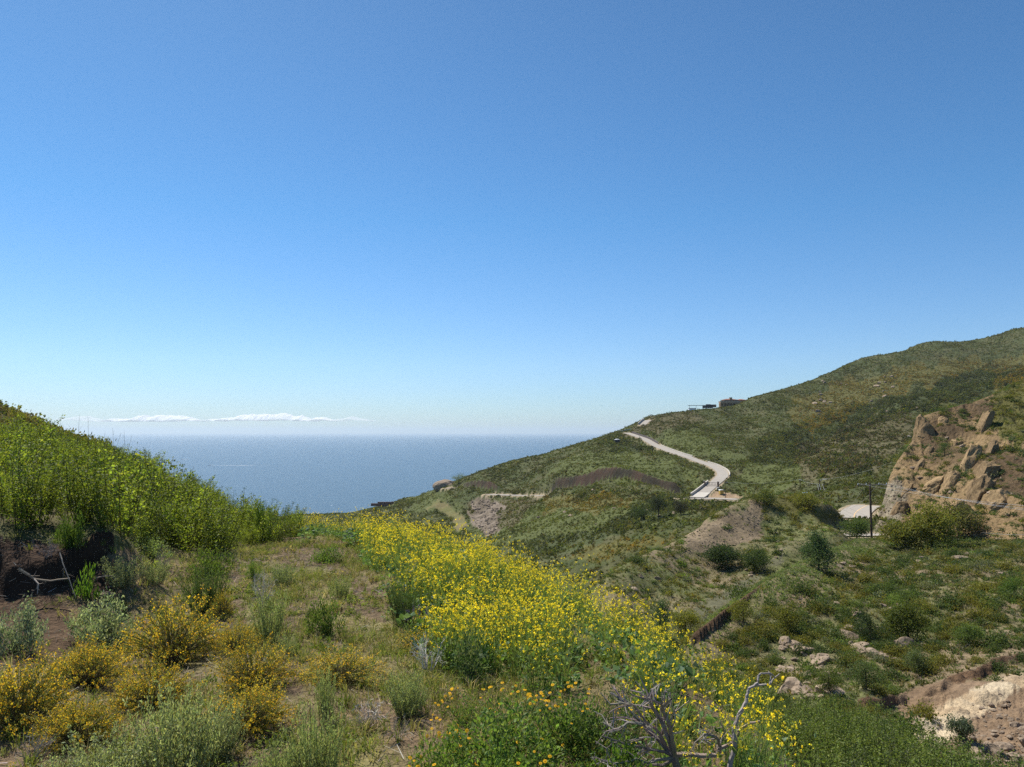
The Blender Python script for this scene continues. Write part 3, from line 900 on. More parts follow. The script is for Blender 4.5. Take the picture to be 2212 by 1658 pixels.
def t_stalky(seed, leaf=.047, n_stem=5, n_leaf=85, col_l=((.19, .23, .04), (.14, .18, .03), (.24, .27, .06)), lean=.4, h=1.0):
    """upright leafy stems about 1 m tall"""
    r = np.random.RandomState(seed); q = Q()
    for k in range(n_stem):
        a = r.uniform(0, 2 * math.pi); e = np.array((math.cos(a), math.sin(a), 0))
        b = e * r.uniform(0, .12); hh = h * r.uniform(.6, 1.15)
        t = b + e * lean * r.uniform(.2, 1) * hh + np.array((0, 0, hh))
        u = np.linspace(0, 1, 5)[:, None]
        pts = b + (t - b) * u + e * .05 * np.sin(u * 3)
        tube(q, pts, np.linspace(.007, .003, 5), (.11, .10, .045), 3)
        f = r.rand(n_leaf) ** .75
        c = b + (t - b) * f[:, None]
        o = r.normal(size=(n_leaf, 3)); o[:, 2] *= .5; o = unit(o)
        rad = (.04 + .20 * (1 - f * .8) * r.rand(n_leaf))[:, None]
        leaves(r, q, c + o * rad, leaf, np.array(col_l), .65, .2, .3, out=o)
    return q.arrays()

def t_mustard(seed, heads=32, h=1.1, spread=.5):
    r = np.random.RandomState(seed); G, F = Q(), Q()
    nb = heads
    a = r.uniform(0, 2 * math.pi, nb); e = np.stack([np.cos(a), np.sin(a), np.zeros(nb)], 1)
    root = e * .05
    mid = e * spread * r.uniform(.05, .5, (nb, 1)) + np.stack([np.zeros(nb), np.zeros(nb), h * r.uniform(.3, .6, nb)], 1)
    tip = mid + e * spread * r.uniform(0, .7, (nb, 1)) + np.stack([np.zeros(nb), np.zeros(nb), h * r.uniform(.15, .55, nb)], 1)
    blades(r, G, root, mid, .010, (.13, .18, .06), .2, .8); blades(r, G, mid, tip, .007, (.16, .20, .06), .2, .6)
    nl = 85
    p = np.stack([r.normal(0, spread * .45, nl), r.normal(0, spread * .45, nl), abs(r.normal(0, h * .28, nl)) + .04], 1)
    leaves(r, G, p, .075, np.array([(.14, .22, .06), (.20, .28, .13), (.10, .17, .04)]), .55, .3, .25)
    nb2 = 10
    p = np.stack([r.normal(0, spread * .4, nb2), r.normal(0, spread * .4, nb2), abs(r.normal(0, .12, nb2)) + .06], 1)
    leaves(r, G, p, .15, np.array([(.22, .30, .18), (.15, .25, .08)]), .6, .1, .2)
    per = 6
    c = np.repeat(tip, per, 0) + r.normal(0, .0115, (nb * per, 3)) * (1, 1, 1.2)
    leaves(r, F, c, .0245, np.array([(.95, .76, .05), (.96, .80, .08), (.90, .68, .03)]), .9, .2, .12)
    return G.arrays(), F.arrays()

def t_basal(seed):
    r = np.random.RandomState(seed); q = Q()
    n = 16; a = r.uniform(0, 2 * math.pi, n)
    e = np.stack([np.cos(a), np.sin(a), np.zeros(n)], 1)
    b = e * .03; t = e * r.uniform(.12, .3, (n, 1)) + (0, 0, 1) * r.uniform(.1, .35, (n, 1))
    blades(r, q, b, t, .012, (.14, .2, .08))
    leaves(r, q, t, .13, np.array([(.13, .22, .08), (.18, .26, .14), (.10, .18, .05)]), .75, .2, .2, out=e)
    return q.arrays()

# ------------------------------------------------------------------ where plants stand
cell_a = aa[1] - aa[0]; cell_l = ll[1] - ll[0]
CELL = GY * GY * cell_a * cell_l      # ground area of a grid cell
NEARVIS = GVY <= VISMIN + np.where(GY < 60, 8, 4)
INFRAME = (GVX > -130) & (GVX < 2340) & (GVY < 1900)

def scatter(dens, r):
    """random ground points; dens: plants per square metre over the grid"""
    lam = (dens * CELL)
    n = r.poisson(np.clip(lam, 0, 50))
    j, i = np.nonzero(n)
    j = np.repeat(j, n[n > 0]); i = np.repeat(i, n[n > 0])
    a = aa[i] + (r.rand(len(i)) - .5) * cell_a
    y = np.exp(ll[j] + (r.rand(len(i)) - .5) * cell_l)
    y = np.clip(y, 2.5, 1290); a = np.clip(a, aa[0] + 1e-4, aa[-1] - 1e-4)
    x = a * y; z = ground_z(x, y)
    return np.stack([x, y, z], 1), j, i

def pick(r, n, table, w=None):
    t = np.array(table); k = r.choice(len(t), n, p=w)
    return t[k]

WET = np.zeros(GA.shape, bool)
SKIP = (ROADM > .2) | (GZ < SEA + 1)
# ------------------------------------------------------------------ far brush
def regions(polys, wob, f, seed, base):
    m = np.zeros(GA.shape, bool)
    for k, p in enumerate(polys): m |= blobmask(GVX, GVY, p, wob, f, seed + k)
    return m & base
FAR = LID >= 5
R_LUSH = regions(LUSH, 28, 40, 300, FAR); R_YEL = regions(YELLOW, 24, 30, 340, LID >= 3)
R_DARK = regions(DARK, 20, 30, 360, FAR); R_BROWN = regions(BROWN, 20, 30, 380, FAR)
R_SCREE = regions([SCREE], 14, 20, 400, LID == 3); R_SCREE2 = regions([SCREE2], 14, 14, 401, FAR); R_TRACK = regions([TRACK], 8, 14, 402, FAR)
R_STREAM = regions([STREAM], 10, 14, 403, LID == 3)
BARE = (inpoly(GVX, GVY, DIRTPATCH) & FAR) | R_SCREE | R_SCREE2 | R_TRACK | R_STREAM | (SOIL > .3) | SKIP

def far_brush():
    r = np.random.RandomState(11)
    pat = fbm(GX / 25, GY / 25, 4, 501); pat2 = fbm(GX / 7, GY / 7, 3, 502)
    dens = (0.16 + 0.16 * sstep(-.3, .4, pat)) * (.5 + 1.0 * sstep(-.3, .3, pat2))
    dens = dens * np.where(R_DARK, 1.5, 1.0) * np.where(R_LUSH, .9, 1) * np.where(R_BROWN, .8, 1)
    dens = (dens * sstep(950, 500, GY) * .65 + dens * .6) * 2.0
    dens[BARE | ~NEARVIS | ~INFRAME | ~FAR] = 0
    P_, j, i = scatter(dens, r)
    n = len(P_)
    lush, dark, brown, yel = R_LUSH[j, i], R_DARK[j, i], R_BROWN[j, i], R_YEL[j, i]
    T = pick(r, n, [(.092, .122, .036), (.118, .134, .040), (.072, .094, .034), (.130, .124, .055), (.125, .130, .075)], [.34, .26, .2, .11, .09])
    k = lush & (r.rand(n) < .4); T[k] = pick(r, k.sum(), [(.115, .15, .042), (.135, .165, .05), (.09, .12, .036)])
    k = dark & (r.rand(n) < .55); T[k] = pick(r, k.sum(), [(.058, .080, .034), (.070, .092, .040), (.085, .10, .04)])
    k = brown & (r.rand(n) < .4); T[k] = pick(r, k.sum(), [(.13, .11, .07), (.11, .10, .06), (.075, .08, .036)])
    k = yel & (r.rand(n) < .6); T[k] = pick(r, k.sum(), [(.19, .16, .036), (.15, .14, .036), (.22, .16, .045)])
    pt = fbm(P_[:, 0] / 14, P_[:, 1] / 14, 3, 504)
    T = T * (1 + .45 * pt[:, None]) * (1.1, 1.0, .9) * r.uniform(.8, 1.2, (n, 1))
    s = r.uniform(.4, 1.05, n) * (1 + .7 * (r.rand(n) > .93)) * np.where(lush, .75, 1) * np.where(dark, 1.35, 1) * np.where(P_[:, 1] < 300, .85, 1)
    sc = np.stack([s, s, s * r.uniform(.7, 1.3, n)], 1)
    temps = [t_far_shrub(900 + q_) for q_ in range(10)]
    me = scatter_mesh('scrub', temps, r.randint(0, 10, n), P_ - (0, 0, .1), sc, M_SCRUB, T, r=r)
    tag(mesh_obj('scrub', me), 'low coastal scrub carpeting the headland and far slopes', 'scrub', kind='stuff')
    return n
print('far', far_brush())

# ------------------------------------------------------------------ middle ground: bench, knoll, cliff
ZONES = [(1740, 1450, 'beside the boulder pile'), (1950, 1390, 'around the upright boulder'), (1850, 1500, 'at the left end of the dark overhang'),
         (2010, 1480, 'above the dark overhang'), (2150, 1440, 'over the pale rock slab'), (2140, 1590, 'in the rubble of the lower right corner'),
         (1950, 1610, 'at the left edge of the pale rock slab'), (1600, 1400, 'below the soil scar'), (1700, 1330, 'on the slope left of the boulders'),
         (1620, 1290, 'on the grassy spur'), (1780, 1230, 'by the biggest shrub of the spur'), (1880, 1210, 'below the near pole'),
         (2010, 1220, 'below the tall yellow green shrub'), (2160, 1220, 'under the cliff at the right edge'), (1850, 1310, 'in the middle of the bench'),
         (2010, 1310, 'behind the upright boulder'), (2160, 1310, 'at the right edge of the bench'), (2150, 1380, 'low at the right of the bench')]
def mid_cover():
    r = np.random.RandomState(12)
    base = np.isin(LID, (2, 3, 4)) & NEARVIS & INFRAME & ~(SOIL > .3) & ~SKIP
    pat = fbm(GX / 6, GY / 6, 3, 511)
    # shrubs
    dens = np.where(LID == 2, 2.3, np.where(LID == 3, 1.1, .8)) * (.55 + .9 * sstep(-.3, .4, pat))
    grassy = blobmask(GVX, GVY, [(1480, 1400), (1560, 1310), (1700, 1215), (1830, 1160), (1900, 1180), (1800, 1240), (1700, 1300), (1600, 1360), (1500, 1440)], 14, 20, 512) & (LID == 2)
    dens = dens * np.where(grassy, .15, 1)
    rockface = (LID == 4) & (CLIFFM > .45); dens = dens * np.where(rockface, .95, 1)
    slab = SLAB > .25; dens = dens * np.where(slab, .04, 1)
    scr = R_SCREE; dens = dens * np.where(scr, .10, 1); dens[R_STREAM] = 0
    pile = inpoly(GVX, GVY, [(1690, 1385), (1760, 1400), (1810, 1450), (1800, 1525), (1720, 1520), (1680, 1470)]); dens = dens * np.where(pile, .3, 1)
    dens[~base] = 0
    P_, j, i = scatter(dens, r); n = len(P_)
    kinds = [('dark', (.075, .105, .036)), ('green', (.11, .145, .045)), ('olive', (.17, .16, .04)), ('grey', (.17, .18, .11)), ('bright', (.16, .22, .05))]
    w = [.24, .28, .24, .16, .08]
    kd = r.choice(5, n, p=w)
    yel = R_YEL[j, i]; kd = np.where(yel & (r.rand(n) < .6), 2, kd)
    T = np.array([k[1] for k in kinds])[kd] * 1.2 * r.uniform(.75, 1.25, (n, 1)) * r.uniform(.93, 1.07, (n, 3))
    s = (.22 + .72 * r.rand(n) ** 2.0) * (1 + .5 * (r.rand(n) > .9)) * np.where(np.isin(kd, (0, 2)), 1.1, .85)
    s *= np.where(LID[j, i] == 4, 1.1, 1.0) * np.where(LID[j, i] == 3, .95, 1)
    big = s / P_[:, 1]
    order = np.argsort(-big)
    temps = [t_mid_shrub(920 + q_) for q_ in range(6)]
    tw = [t_twigs(940 + q_) for q_ in range(2)]
    full = []
    kinds_lbl = {'dark': 'dark green rounded shrub', 'green': 'mid green leafy shrub', 'olive': 'olive yellow domed shrub', 'grey': 'grey green sage like shrub',
                 'bright': 'bright green leafy shrub'}
    areas = {2: 'on the bouldery bench across the ravine', 3: 'on the knoll slope above the ravine', 4: 'on the ochre road cut cliff'}
    for kname, c in kinds:
        for q_ in range(3):
            V, C = temps[(hash(kname) if False else len(kname)) % 3 + q_]
            full.append(raw_mesh('foliage', V.reshape(-1, 3), np.arange(len(V) * 4), 4, np.repeat(C * np.array(c) * 1.25, 4, 0), M_SCRUB))
    twm = raw_mesh('stems', tw[0][0].reshape(-1, 3), np.arange(len(tw[0][0]) * 4), 4, np.repeat(tw[0][1] * np.array((.12, .095, .07)), 4, 0), M_WOODY)
    N1 = 290
    for m in order[:N1]:
        kname = kinds[kd[m]][0]; ar = areas[int(LID[j[m], i[m]])]
        if LID[j[m], i[m]] == 2:
            gx, gy = GVX[j[m], i[m]], GVY[j[m], i[m]]
            ar = min(((math.hypot(gx - zx, gy - zy), zt) for zx, zy, zt in ZONES))[1]
        elif LID[j[m], i[m]] == 3:
            ar = 'low on the rocky ravine side' if GVY[j[m], i[m]] > 1215 else ('beside the bare scree on the knoll' if GVX[j[m], i[m]] < 1680 else 'on the right shoulder of the knoll')
        size = 'small ' if s[m] < .45 else ('large ' if s[m] > .75 else '')
        o = empty('shrub', tuple(P_[m] - (0, 0, .08)), r.uniform(0, 6.28)); o.scale = (s[m], s[m], s[m] * r.uniform(.8, 1.15))
        tag(o, '%s%s %s' % (size, kinds_lbl[kname], ar), 'shrub', '%s%s shrubs %s' % (size, kname, ar))
        mesh_obj('foliage', full[kd[m] * 3 + r.randint(3)], o); mesh_obj('stems', twm, o)
    m = order[N1:]
    # the rest of the brush, and twice as much small stuff between
    small = [t_mid_shrub(950 + q_, 110, .85, .26, .65) for q_ in range(6)]
    sc = np.stack([s[m], s[m], s[m] * r.uniform(.7, 1.1, len(m))], 1)
    me = scatter_mesh('brush', small, r.randint(0, 6, len(m)), P_[m] - (0, 0, .08), sc, M_SCRUB, T[m], r=r)
    tag(mesh_obj('brush', me), 'mixed brush filling the slopes across the ravine', 'brush', kind='stuff')
    d2 = np.where(LID == 2, 3.6, np.where(LID == 3, 2.4, 1.1)) * (.3 + sstep(-.4, .5, -pat)) * np.where(grassy, 3.0, 1) * np.where(rockface, .2, 1) * np.where(slab, .02, 1) * np.where(scr, .12, 1)
    d2[~base ] = 0
    d2 *= np.where(GY > 100, .6, 1)
    G_, j2, i2 = scatter(d2, r); n2 = len(G_)
    tt = [t_tuft(960 + q_, 9, 1, .9, .16) for q_ in range(4)] + [t_mid_shrub(970 + q_, 16, .6, .5, .5) for q_ in range(4)]
    g = grassy[j2, i2]
    T2 = pick(r, n2, [(.13, .15, .055), (.10, .125, .04), (.16, .145, .07), (.19, .155, .09)])
    T2[g] = pick(r, g.sum(), [(.16, .20, .085), (.19, .21, .11), (.14, .18, .07)])
    s2 = r.uniform(.18, .42, n2)
    me = scatter_mesh('grass', tt, r.randint(0, 8, n2), G_, s2, M_GRASS, T2 * 1.25 * r.uniform(.8, 1.2, (n2, 1)), r=r)
    tag(mesh_obj('grass', me), 'tufty grass and herbs between the shrubs across the ravine', 'grass', kind='stuff')
    return n, n2
print('mid', mid_cover())

# ------------------------------------------------------------------ near hillside
NEAR = (LID == 0) & INFRAME
def near_poly(poly, wob=14, f=25, seed=600, slack=25.0):
    return (GY < 95) & blobmask(GVX, GVY, poly, wob, f, seed) & NEAR & (GVY <= VISMIN + slack)
THICKET = near_poly([(-300, 700), (100, 900), (380, 1060), (520, 1110), (650, 1140), (650, 1172), (560, 1178), (520, 1190), (470, 1205), (400, 1200), (330, 1195),
                     (260, 1172), (200, 1150), (100, 1150), (40, 1140), (-300, 1130)], 10, 25, 601)
UPHILL = THICKET & (GY > np.interp(GVX, [0, 300, 500], [33, 40, 60]))
THICKET = THICKET & (GY <= np.interp(GVX, [0, 300, 500], [33, 40, 60]))
MUSTARD = near_poly([(640, 1130), (860, 1150), (1240, 1300), (1490, 1480), (1675, 1640), (1715, 1760), (1600, 1800), (1500, 1760), (1440, 1720), (1370, 1620), (1290, 1550), (1150, 1490), (960, 1455), (890, 1370), (845, 1290), (800, 1225), (770, 1195), (700, 1172), (640, 1168)], 30, 25, 602, 50)
BANKM = near_poly(BANK, 8, 20, 603); DIRTM = near_poly(DIRT, 20, 20, 405)

def near_cover():
    r = np.random.RandomState(13)
    # leafy thicket on the left slope
    pat = fbm(GX / 2.5, GY / 2.5, 3, 611)
    P_, j, i = scatter(np.where(THICKET, 8.5 * (.5 + .8 * sstep(-.4, .2, pat)), 0), r); n = len(P_)
    temps = [t_stalky(980 + q_) for q_ in range(5)] + [t_stalky(990 + q_, .035, 6, 60, ((.06, .10, .02), (.05, .085, .02)), .12, 1.1) for q_ in range(2)] + \
            [t_stalky(995, .03, 7, 60, ((.14, .15, .07), (.17, .17, .09)), .35, .8)]
    idx = r.choice(8, n, p=[.146] * 5 + [.10, .07, .10])
    T = np.ones((n, 3)) * r.uniform(.7, 1.35, (n, 1)) * (1 + .2 * fbm(P_[:, 0] / 1.5, P_[:, 1] / 1.5, 2, 612))[:, None] * (.98, 1.02, .82)
    s = r.uniform(.72, 1.32, n) * sstep(14, 19, P_[:, 1] + 2)
    s = s * np.interp(GVX[j, i], [0, 380, 480, 560, 640], [1.1, 1.1, .95, .82, .6]) * np.interp(P_[:, 1], [26, 36], [1, .75])
    s = np.clip(s * (1 + .6 * fbm(P_[:, 0] / 1.8, P_[:, 1] / 1.8, 3, 619)), .4, 2)
    lean = r.normal(0, .2, (n, 2))
    me = scatter_mesh('undergrowth', temps, idx, P_, s, M_LEAF, T, lean=lean, r=r)
    tag(mesh_obj('undergrowth', me), 'dense bright green leafy undergrowth covering the left slope', 'undergrowth', kind='stuff')
    # low brush above it, up to the crest
    P_, j, i = scatter(np.where(UPHILL, 3.2, 0), r); n2 = len(P_)
    tt = [t_mid_shrub(1000 + q_, 70, .9, .3, .6) for q_ in range(5)]
    T = pick(r, n2, [(.11, .135, .035), (.14, .15, .035), (.075, .095, .03), (.17, .14, .035), (.12, .10, .06)])
    T = T * (1 + .3 * fbm(P_[:, 0] / 5, P_[:, 1] / 5, 2, 613))[:, None]
    me = scatter_mesh('brush', tt, r.randint(0, 5, n2), P_, r.uniform(.3, .75, n2), M_SCRUB, T * 1.25, r=r)
    tag(mesh_obj('brush', me), 'olive and green low brush on the left hill crest', 'brush', kind='stuff')
    # brush below the flowers at the lower right
    m = (LID == 1) & NEARVIS & INFRAME
    m = (LID == 1) & (GVY <= VISMIN + 30) & INFRAME
    P_, j, i = scatter(np.where(m, 4.5, 0), r); n3 = len(P_)
    T = np.ones((n3, 3)) * r.uniform(.65, 1.1, (n3, 1)) * (.85, .92, 1.2)
    me = scatter_mesh('undergrowth', temps, r.choice(8, n3, p=[.14] * 5 + [.08, .08, .14]), P_, r.uniform(.55, 1.05, n3), M_LEAF, T, lean=r.normal(0, .15, (n3, 2)), r=r)
    tag(mesh_obj('undergrowth', me), 'soft green weedy undergrowth below the mustard at the lower right', 'undergrowth', kind='stuff')
    # mustard
    dens = np.where(MUSTARD, 7.6 * (.24 + 1.05 * sstep(-.35, .28, fbm(GX / 1.8, GY / 1.8, 3, 614))), 0)
    dens *= np.where(GVX < 790, .55, 1)
    hole = blobmask(GVX, GVY, [(1040, 1480), (1180, 1440), (1290, 1480), (1400, 1590), (1300, 1640), (1100, 1560)], 20, 30, 615)
    dens *= np.where(hole, .8, 1) * np.where(GVY > 1400, 1.6, 1)
    P_, j, i = scatter(dens, r); n4 = len(P_)
    mt = [t_mustard(1010 + q_) for q_ in range(6)] + [t_mustard(1020 + q_, 18, .85, .4) for q_ in range(3)]
    idx = r.choice(9, n4, p=[.12] * 6 + [.0934, .0933, .0933])
    s = r.uniform(.4, 1.0, n4) * (1 + .35 * fbm(P_[:, 0] / 1.2, P_[:, 1] / 1.2, 3, 640)) * np.where(P_[:, 1] > 24, .85, 1); rz = r.uniform(0, 6.28, n4); ln = r.normal(0, .12, (n4, 2))
    T = np.ones((n4, 3)) * r.uniform(.88, 1.15, (n4, 1))
    me = scatter_mesh('mustard_greenery', [m_[0] for m_ in mt], idx, P_, s, M_LEAF, T, rz, ln, r)
    f = scatter_mesh('mustard_blossom', [m_[1] for m_ in mt], idx, P_, s, M_PETAL, T, rz, ln, r)
    o = mesh_obj('mustard_greenery', me); tag(o, 'wild mustard leaves and stems along the ridge of the near slope', 'wild mustard', kind='stuff')
    o = mesh_obj('mustard_blossom', f); tag(o, 'mass of small yellow mustard flowers running down the near slope', 'mustard flowers', kind='stuff')
    bt = [t_basal(1030 + q_) for q_ in range(4)]
    B_, j, i = scatter(np.where(MUSTARD, 3.0, 0), r); nb = len(B_)
    me = scatter_mesh('mustard_foliage', bt, r.randint(0, 4, nb), B_ + (0, 0, .05), r.uniform(.5, 1.1, nb), M_LEAF, np.ones((nb, 3)) * r.uniform(.8, 1.2, (nb, 1)), r=r)
    tag(mesh_obj('mustard_foliage', me), 'broad pale green leaves low among the mustard', 'leaves', kind='stuff')
    # grass of the meadow
    g = NEAR & NEARVIS & ~THICKET & ~UPHILL
    pat = fbm(GX / 1.6, GY / 1.6, 3, 616); pat2 = fbm(GX / .6, GY / .6, 2, 617)
    dens = np.where(g, 80 * (.12 + 1.2 * sstep(-.25, .4, pat)), 0) * (.5 + .7 * sstep(-.3, .3, pat2))
    dens *= np.where(BANKM, .05, 1) * np.where(DIRTM, .15, 1) * np.where(MUSTARD, .5, 1) * np.where(GVX < 560, .62, 1)
    G_, j, i = scatter(dens, r); n5 = len(G_)
    tt = [t_tuft(1040 + q_, 9, 1, .8, .045) for q_ in range(5)] + [t_tuft(1050 + q_, 7, .8, 1.3, .05, .7) for q_ in range(3)]
    T = pick(r, n5, [(.20, .24, .065), (.15, .20, .05), (.30, .26, .13), (.46, .39, .26), (.26, .26, .10)], [.27, .19, .2, .15, .19])
    gm = fbm(G_[:, 0] / 1.3, G_[:, 1] / 1.3, 2, 618)
    T = T * (1 + .25 * gm[:, None])
    me = scatter_mesh('grass', tt, r.randint(0, 8, n5), G_, r.uniform(.10, .26, n5), M_GRASS, T, r=r)
    tag(mesh_obj('grass', me), 'thin green and straw coloured grass on the near slope', 'grass', kind='stuff')
    # weeds on the slopes that fall away behind the crest
    hid = (LID == 0) & (GVY > VISMIN + 20) & (GVY < VISMIN + 330) & (GY < 62) & (GVX > 250) & (GVX < 2100) & ~MUSTARD
    W_, j, i = scatter(np.where(hid, 1.6, 0), r); nw = len(W_)
    me = scatter_mesh('weeds', temps[:4], r.randint(0, 4, nw), W_, r.uniform(.45, .9, nw), M_LEAF, np.ones((nw, 3)) * r.uniform(.6, 1.0, (nw, 1)) * (.9, .95, 1.1), r=r)
    tag(mesh_obj('weeds', me), 'weeds growing down the far side of the near ridge', 'weeds', kind='stuff')
    # low green herbs
    H_, j, i = scatter(np.where(g & ~BANKM, 20 * sstep(-.15, .45, fbm(GX / 1.1, GY / 1.1, 3, 630)), 0) * np.where(GVX > 560, 1.3, .8) * np.where(DIRTM, .2, 1), r); nh = len(H_)
    ht = [t_mid_shrub(1060 + q_, 60, .9, .34, .45) for q_ in range(4)] + [t_tuft(1070 + q_, 26, 1, .8, .035) for q_ in range(3)]
    T = pick(r, nh, [(.19, .24, .07), (.14, .18, .05), (.25, .26, .12), (.30, .25, .14), (.23, .28, .08)])
    me = scatter_mesh('herbs', ht, r.randint(0, 7, nh), H_, r.uniform(.06, .16, nh) * (1 + 1.0 * (r.rand(nh) > .93)), M_GRASS, T * r.uniform(.8, 1.2, (nh, 1)), r=r)
    tag(mesh_obj('herbs', me), 'low leafy herbs dotted through the grass of the near slope', 'herbs', kind='stuff')
    # dead stems and litter lying about
    dens = np.where(g & ~MUSTARD, 60.0, 0) * (.3 + sstep(-.2, .5, -pat)) * np.where(BANKM, 1.5, 1)
    L_, j, i = scatter(dens, r); n6 = len(L_)
    a = r.uniform(0, 6.28, n6); ln = r.uniform(.05, .22, n6); q = Q()
    d = np.stack([np.cos(a) * ln, np.sin(a) * ln, r.uniform(-.01, .09, n6)], 1)
    blades(r, q, L_ + (0, 0, .02), L_ + d + (0, 0, .02), r.uniform(.005, .012, n6), np.array([(.34, .28, .20), (.22, .17, .12), (.42, .38, .32), (.13, .09, .06)]), .2, .6)
    tag(mesh_obj('litter', quads_mesh('litter', q, M_WOODY)), 'dead stems and litter scattered on the near soil', 'plant litter', kind='stuff')
    return n, n2, n3, n4, nb, n5, n6
print('near', near_cover())
# ------------------------------------------------------------------ single plants of the near slope
def spot(vx, vy, dmin=2.5):
    x, y = hit0(vx, vy, dmin)
    return np.array((x, y, float(ground_z(x, y)[0])))

def parts_plant(name, label, cat, vx, vy, hw, hp, parts, group=None, seed=0, sink=.03):
    """hw, hp: half width and height in picture units at its place"""
    p = spot(vx, vy)
    k = p[1] / FPX
    o = empty(name, tuple(p - (0, 0, sink)), np.random.RandomState(seed).uniform(0, 6.28))
    o.scale = (hw * k * 1.15, hw * k * 1.15, hp * k * 1.12)
    tag(o, label, cat, group)
    for pname, q, mat in parts:
        if pname == 'daisies':
            rr = np.random.RandomState(seed + 9)
            for c in q:
                f = mesh_obj('flower', DAISY, o, tuple(c))
                f.rotation_euler = (rr.uniform(-.1, .7), rr.uniform(-.4, .4), rr.uniform(0, 6.28))
                f.rotation_euler = (rr.uniform(0.1, .8) * 1.0, rr.uniform(-.3, .3), -o.rotation_euler.z + rr.uniform(-.4, .4))
                sz = .019 * rr.uniform(.75, 1.2); f.scale = (sz / o.scale[0], sz / o.scale[0], sz / o.scale[2])
            continue
        mesh_obj(pname, quads_mesh(pname, q, mat), o)
    return o

def daisy_mesh():
    r = np.random.RandomState(3); F = Q()
    for q_ in range(10):
        th = q_ * 2 * math.pi / 10; e = np.array((math.cos(th), math.sin(th), -.12)); s_ = np.array((-math.sin(th), math.cos(th), 0))
        F.add([e * .15, e * .65 + s_ * .22, e * 1.0, e * .65 - s_ * .22], tones(r, 1, ((.92, .50, .012), (.94, .58, .02)), .1))
    F.add([(.26, 0, .06), (0, .26, .06), (-.26, 0, .06), (0, -.26, .06)], (.40, .17, .02))
    return quads_mesh('flower', F, M_PETAL)
DAISY = daisy_mesh()

def deerweed(seed, n=330, dense=1.0, fl=((.80, .55, .06), (.86, .62, .06), (.74, .42, .05))):
    r = np.random.RandomState(seed); S, G, F = Q(), Q(), Q()
    d = r.normal(size=(n, 3)); d[:, 2] = abs(d[:, 2]) * .9 + .12; d = unit(d)
    L_ = r.uniform(.75, 1.08, (n, 1)) * lumpy(d, seed, .25)[:, None]
    b = r.normal(size=(n, 3)) * (.07, .07, 0)
    mid = d * L_ * .55 + (0, 0, .08); tip = d * L_ * (1, 1, 1.0)
    blades(r, S, b, mid, .016, np.array([(.22, .18, .09), (.15, .16, .06), (.24, .18, .12)]), .2, .8)
    blades(r, S, mid, tip, .012, np.array([(.28, .24, .08), (.20, .22, .06)]), .2, .4)
    m = int(4800 * dense); k = r.randint(0, n, m); t = r.uniform(.45, 1.0, (m, 1))
    pos = mid[k] + (tip[k] - mid[k]) * (t * 2 - 1).clip(0, 1) * 1.0 + r.normal(0, .022, (m, 3))
    leaves(r, G, pos, .045, np.array([(.22, .22, .06), (.17, .20, .05), (.28, .24, .08)]), .45, .4, .2)
    m = int(3300 * dense); k = r.randint(0, n, m); t = r.beta(2.4, 1.2, (m, 1))
    pos = mid[k] + (tip[k] - mid[k]) * t + r.normal(0, .018, (m, 3))
    pos = pos[pos[:, 2] > .18]
    leaves(r, F, pos, .030, np.array(fl), .75, .3, .15)
    return [('stems', S, M_WOODY), ('foliage', G, M_LEAF), ('flowers', F, M_PETAL)]

def silverbush(seed):
    r = np.random.RandomState(seed); S, G = Q(), Q()
    k = 46; cp, cd = dome(r, k, 1, .5)
    cp[:, 2] = cp[:, 2] * .85 + .1
    w = r.randint(0, k, 3600); pos = cp[w] * .88 + r.normal(size=(3600, 3)) * .085
    leaves(r, G, pos, .065, np.array([(.28, .33, .24), (.36, .40, .31), (.20, .25, .17), (.14, .18, .11)]), .5, .4, .2)
    blades(r, S, r.normal(size=(k, 3)) * (.05, .05, 0), cp * .85, .02, (.12, .09, .07))
    return [('stems', S, M_WOODY), ('foliage', G, M_LEAF)]

def sagebrush(seed, c=((.15, .19, .09), (.19, .22, .12), (.11, .15, .06)), n=130, spread=1.15):
    r = np.random.RandomState(seed); S, G = Q(), Q()
    a = r.uniform(0, 6.28, n); e = np.stack([np.cos(a), np.sin(a), np.zeros(n)], 1)
    b = e * r.uniform(0, .45, (n, 1)); t = b + e * spread * r.uniform(.05, .55, (n, 1)) + (0, 0, 1) * r.uniform(.45, 1.05, (n, 1))
    blades(r, S, b, t, .014, (.16, .15, .08), .2, .4)
    m = 44
    f = r.uniform(.2, 1.0, (n, m, 1)); pos = (b[:, None] + (t - b)[:, None] * f + r.normal(size=(n, m, 3)) * .028).reshape(-1, 3)
    leaves(r, G, pos, .06, np.array(c), .36, .5, .25)
    return [('stems', S, M_WOODY), ('foliage', G, M_LEAF)]

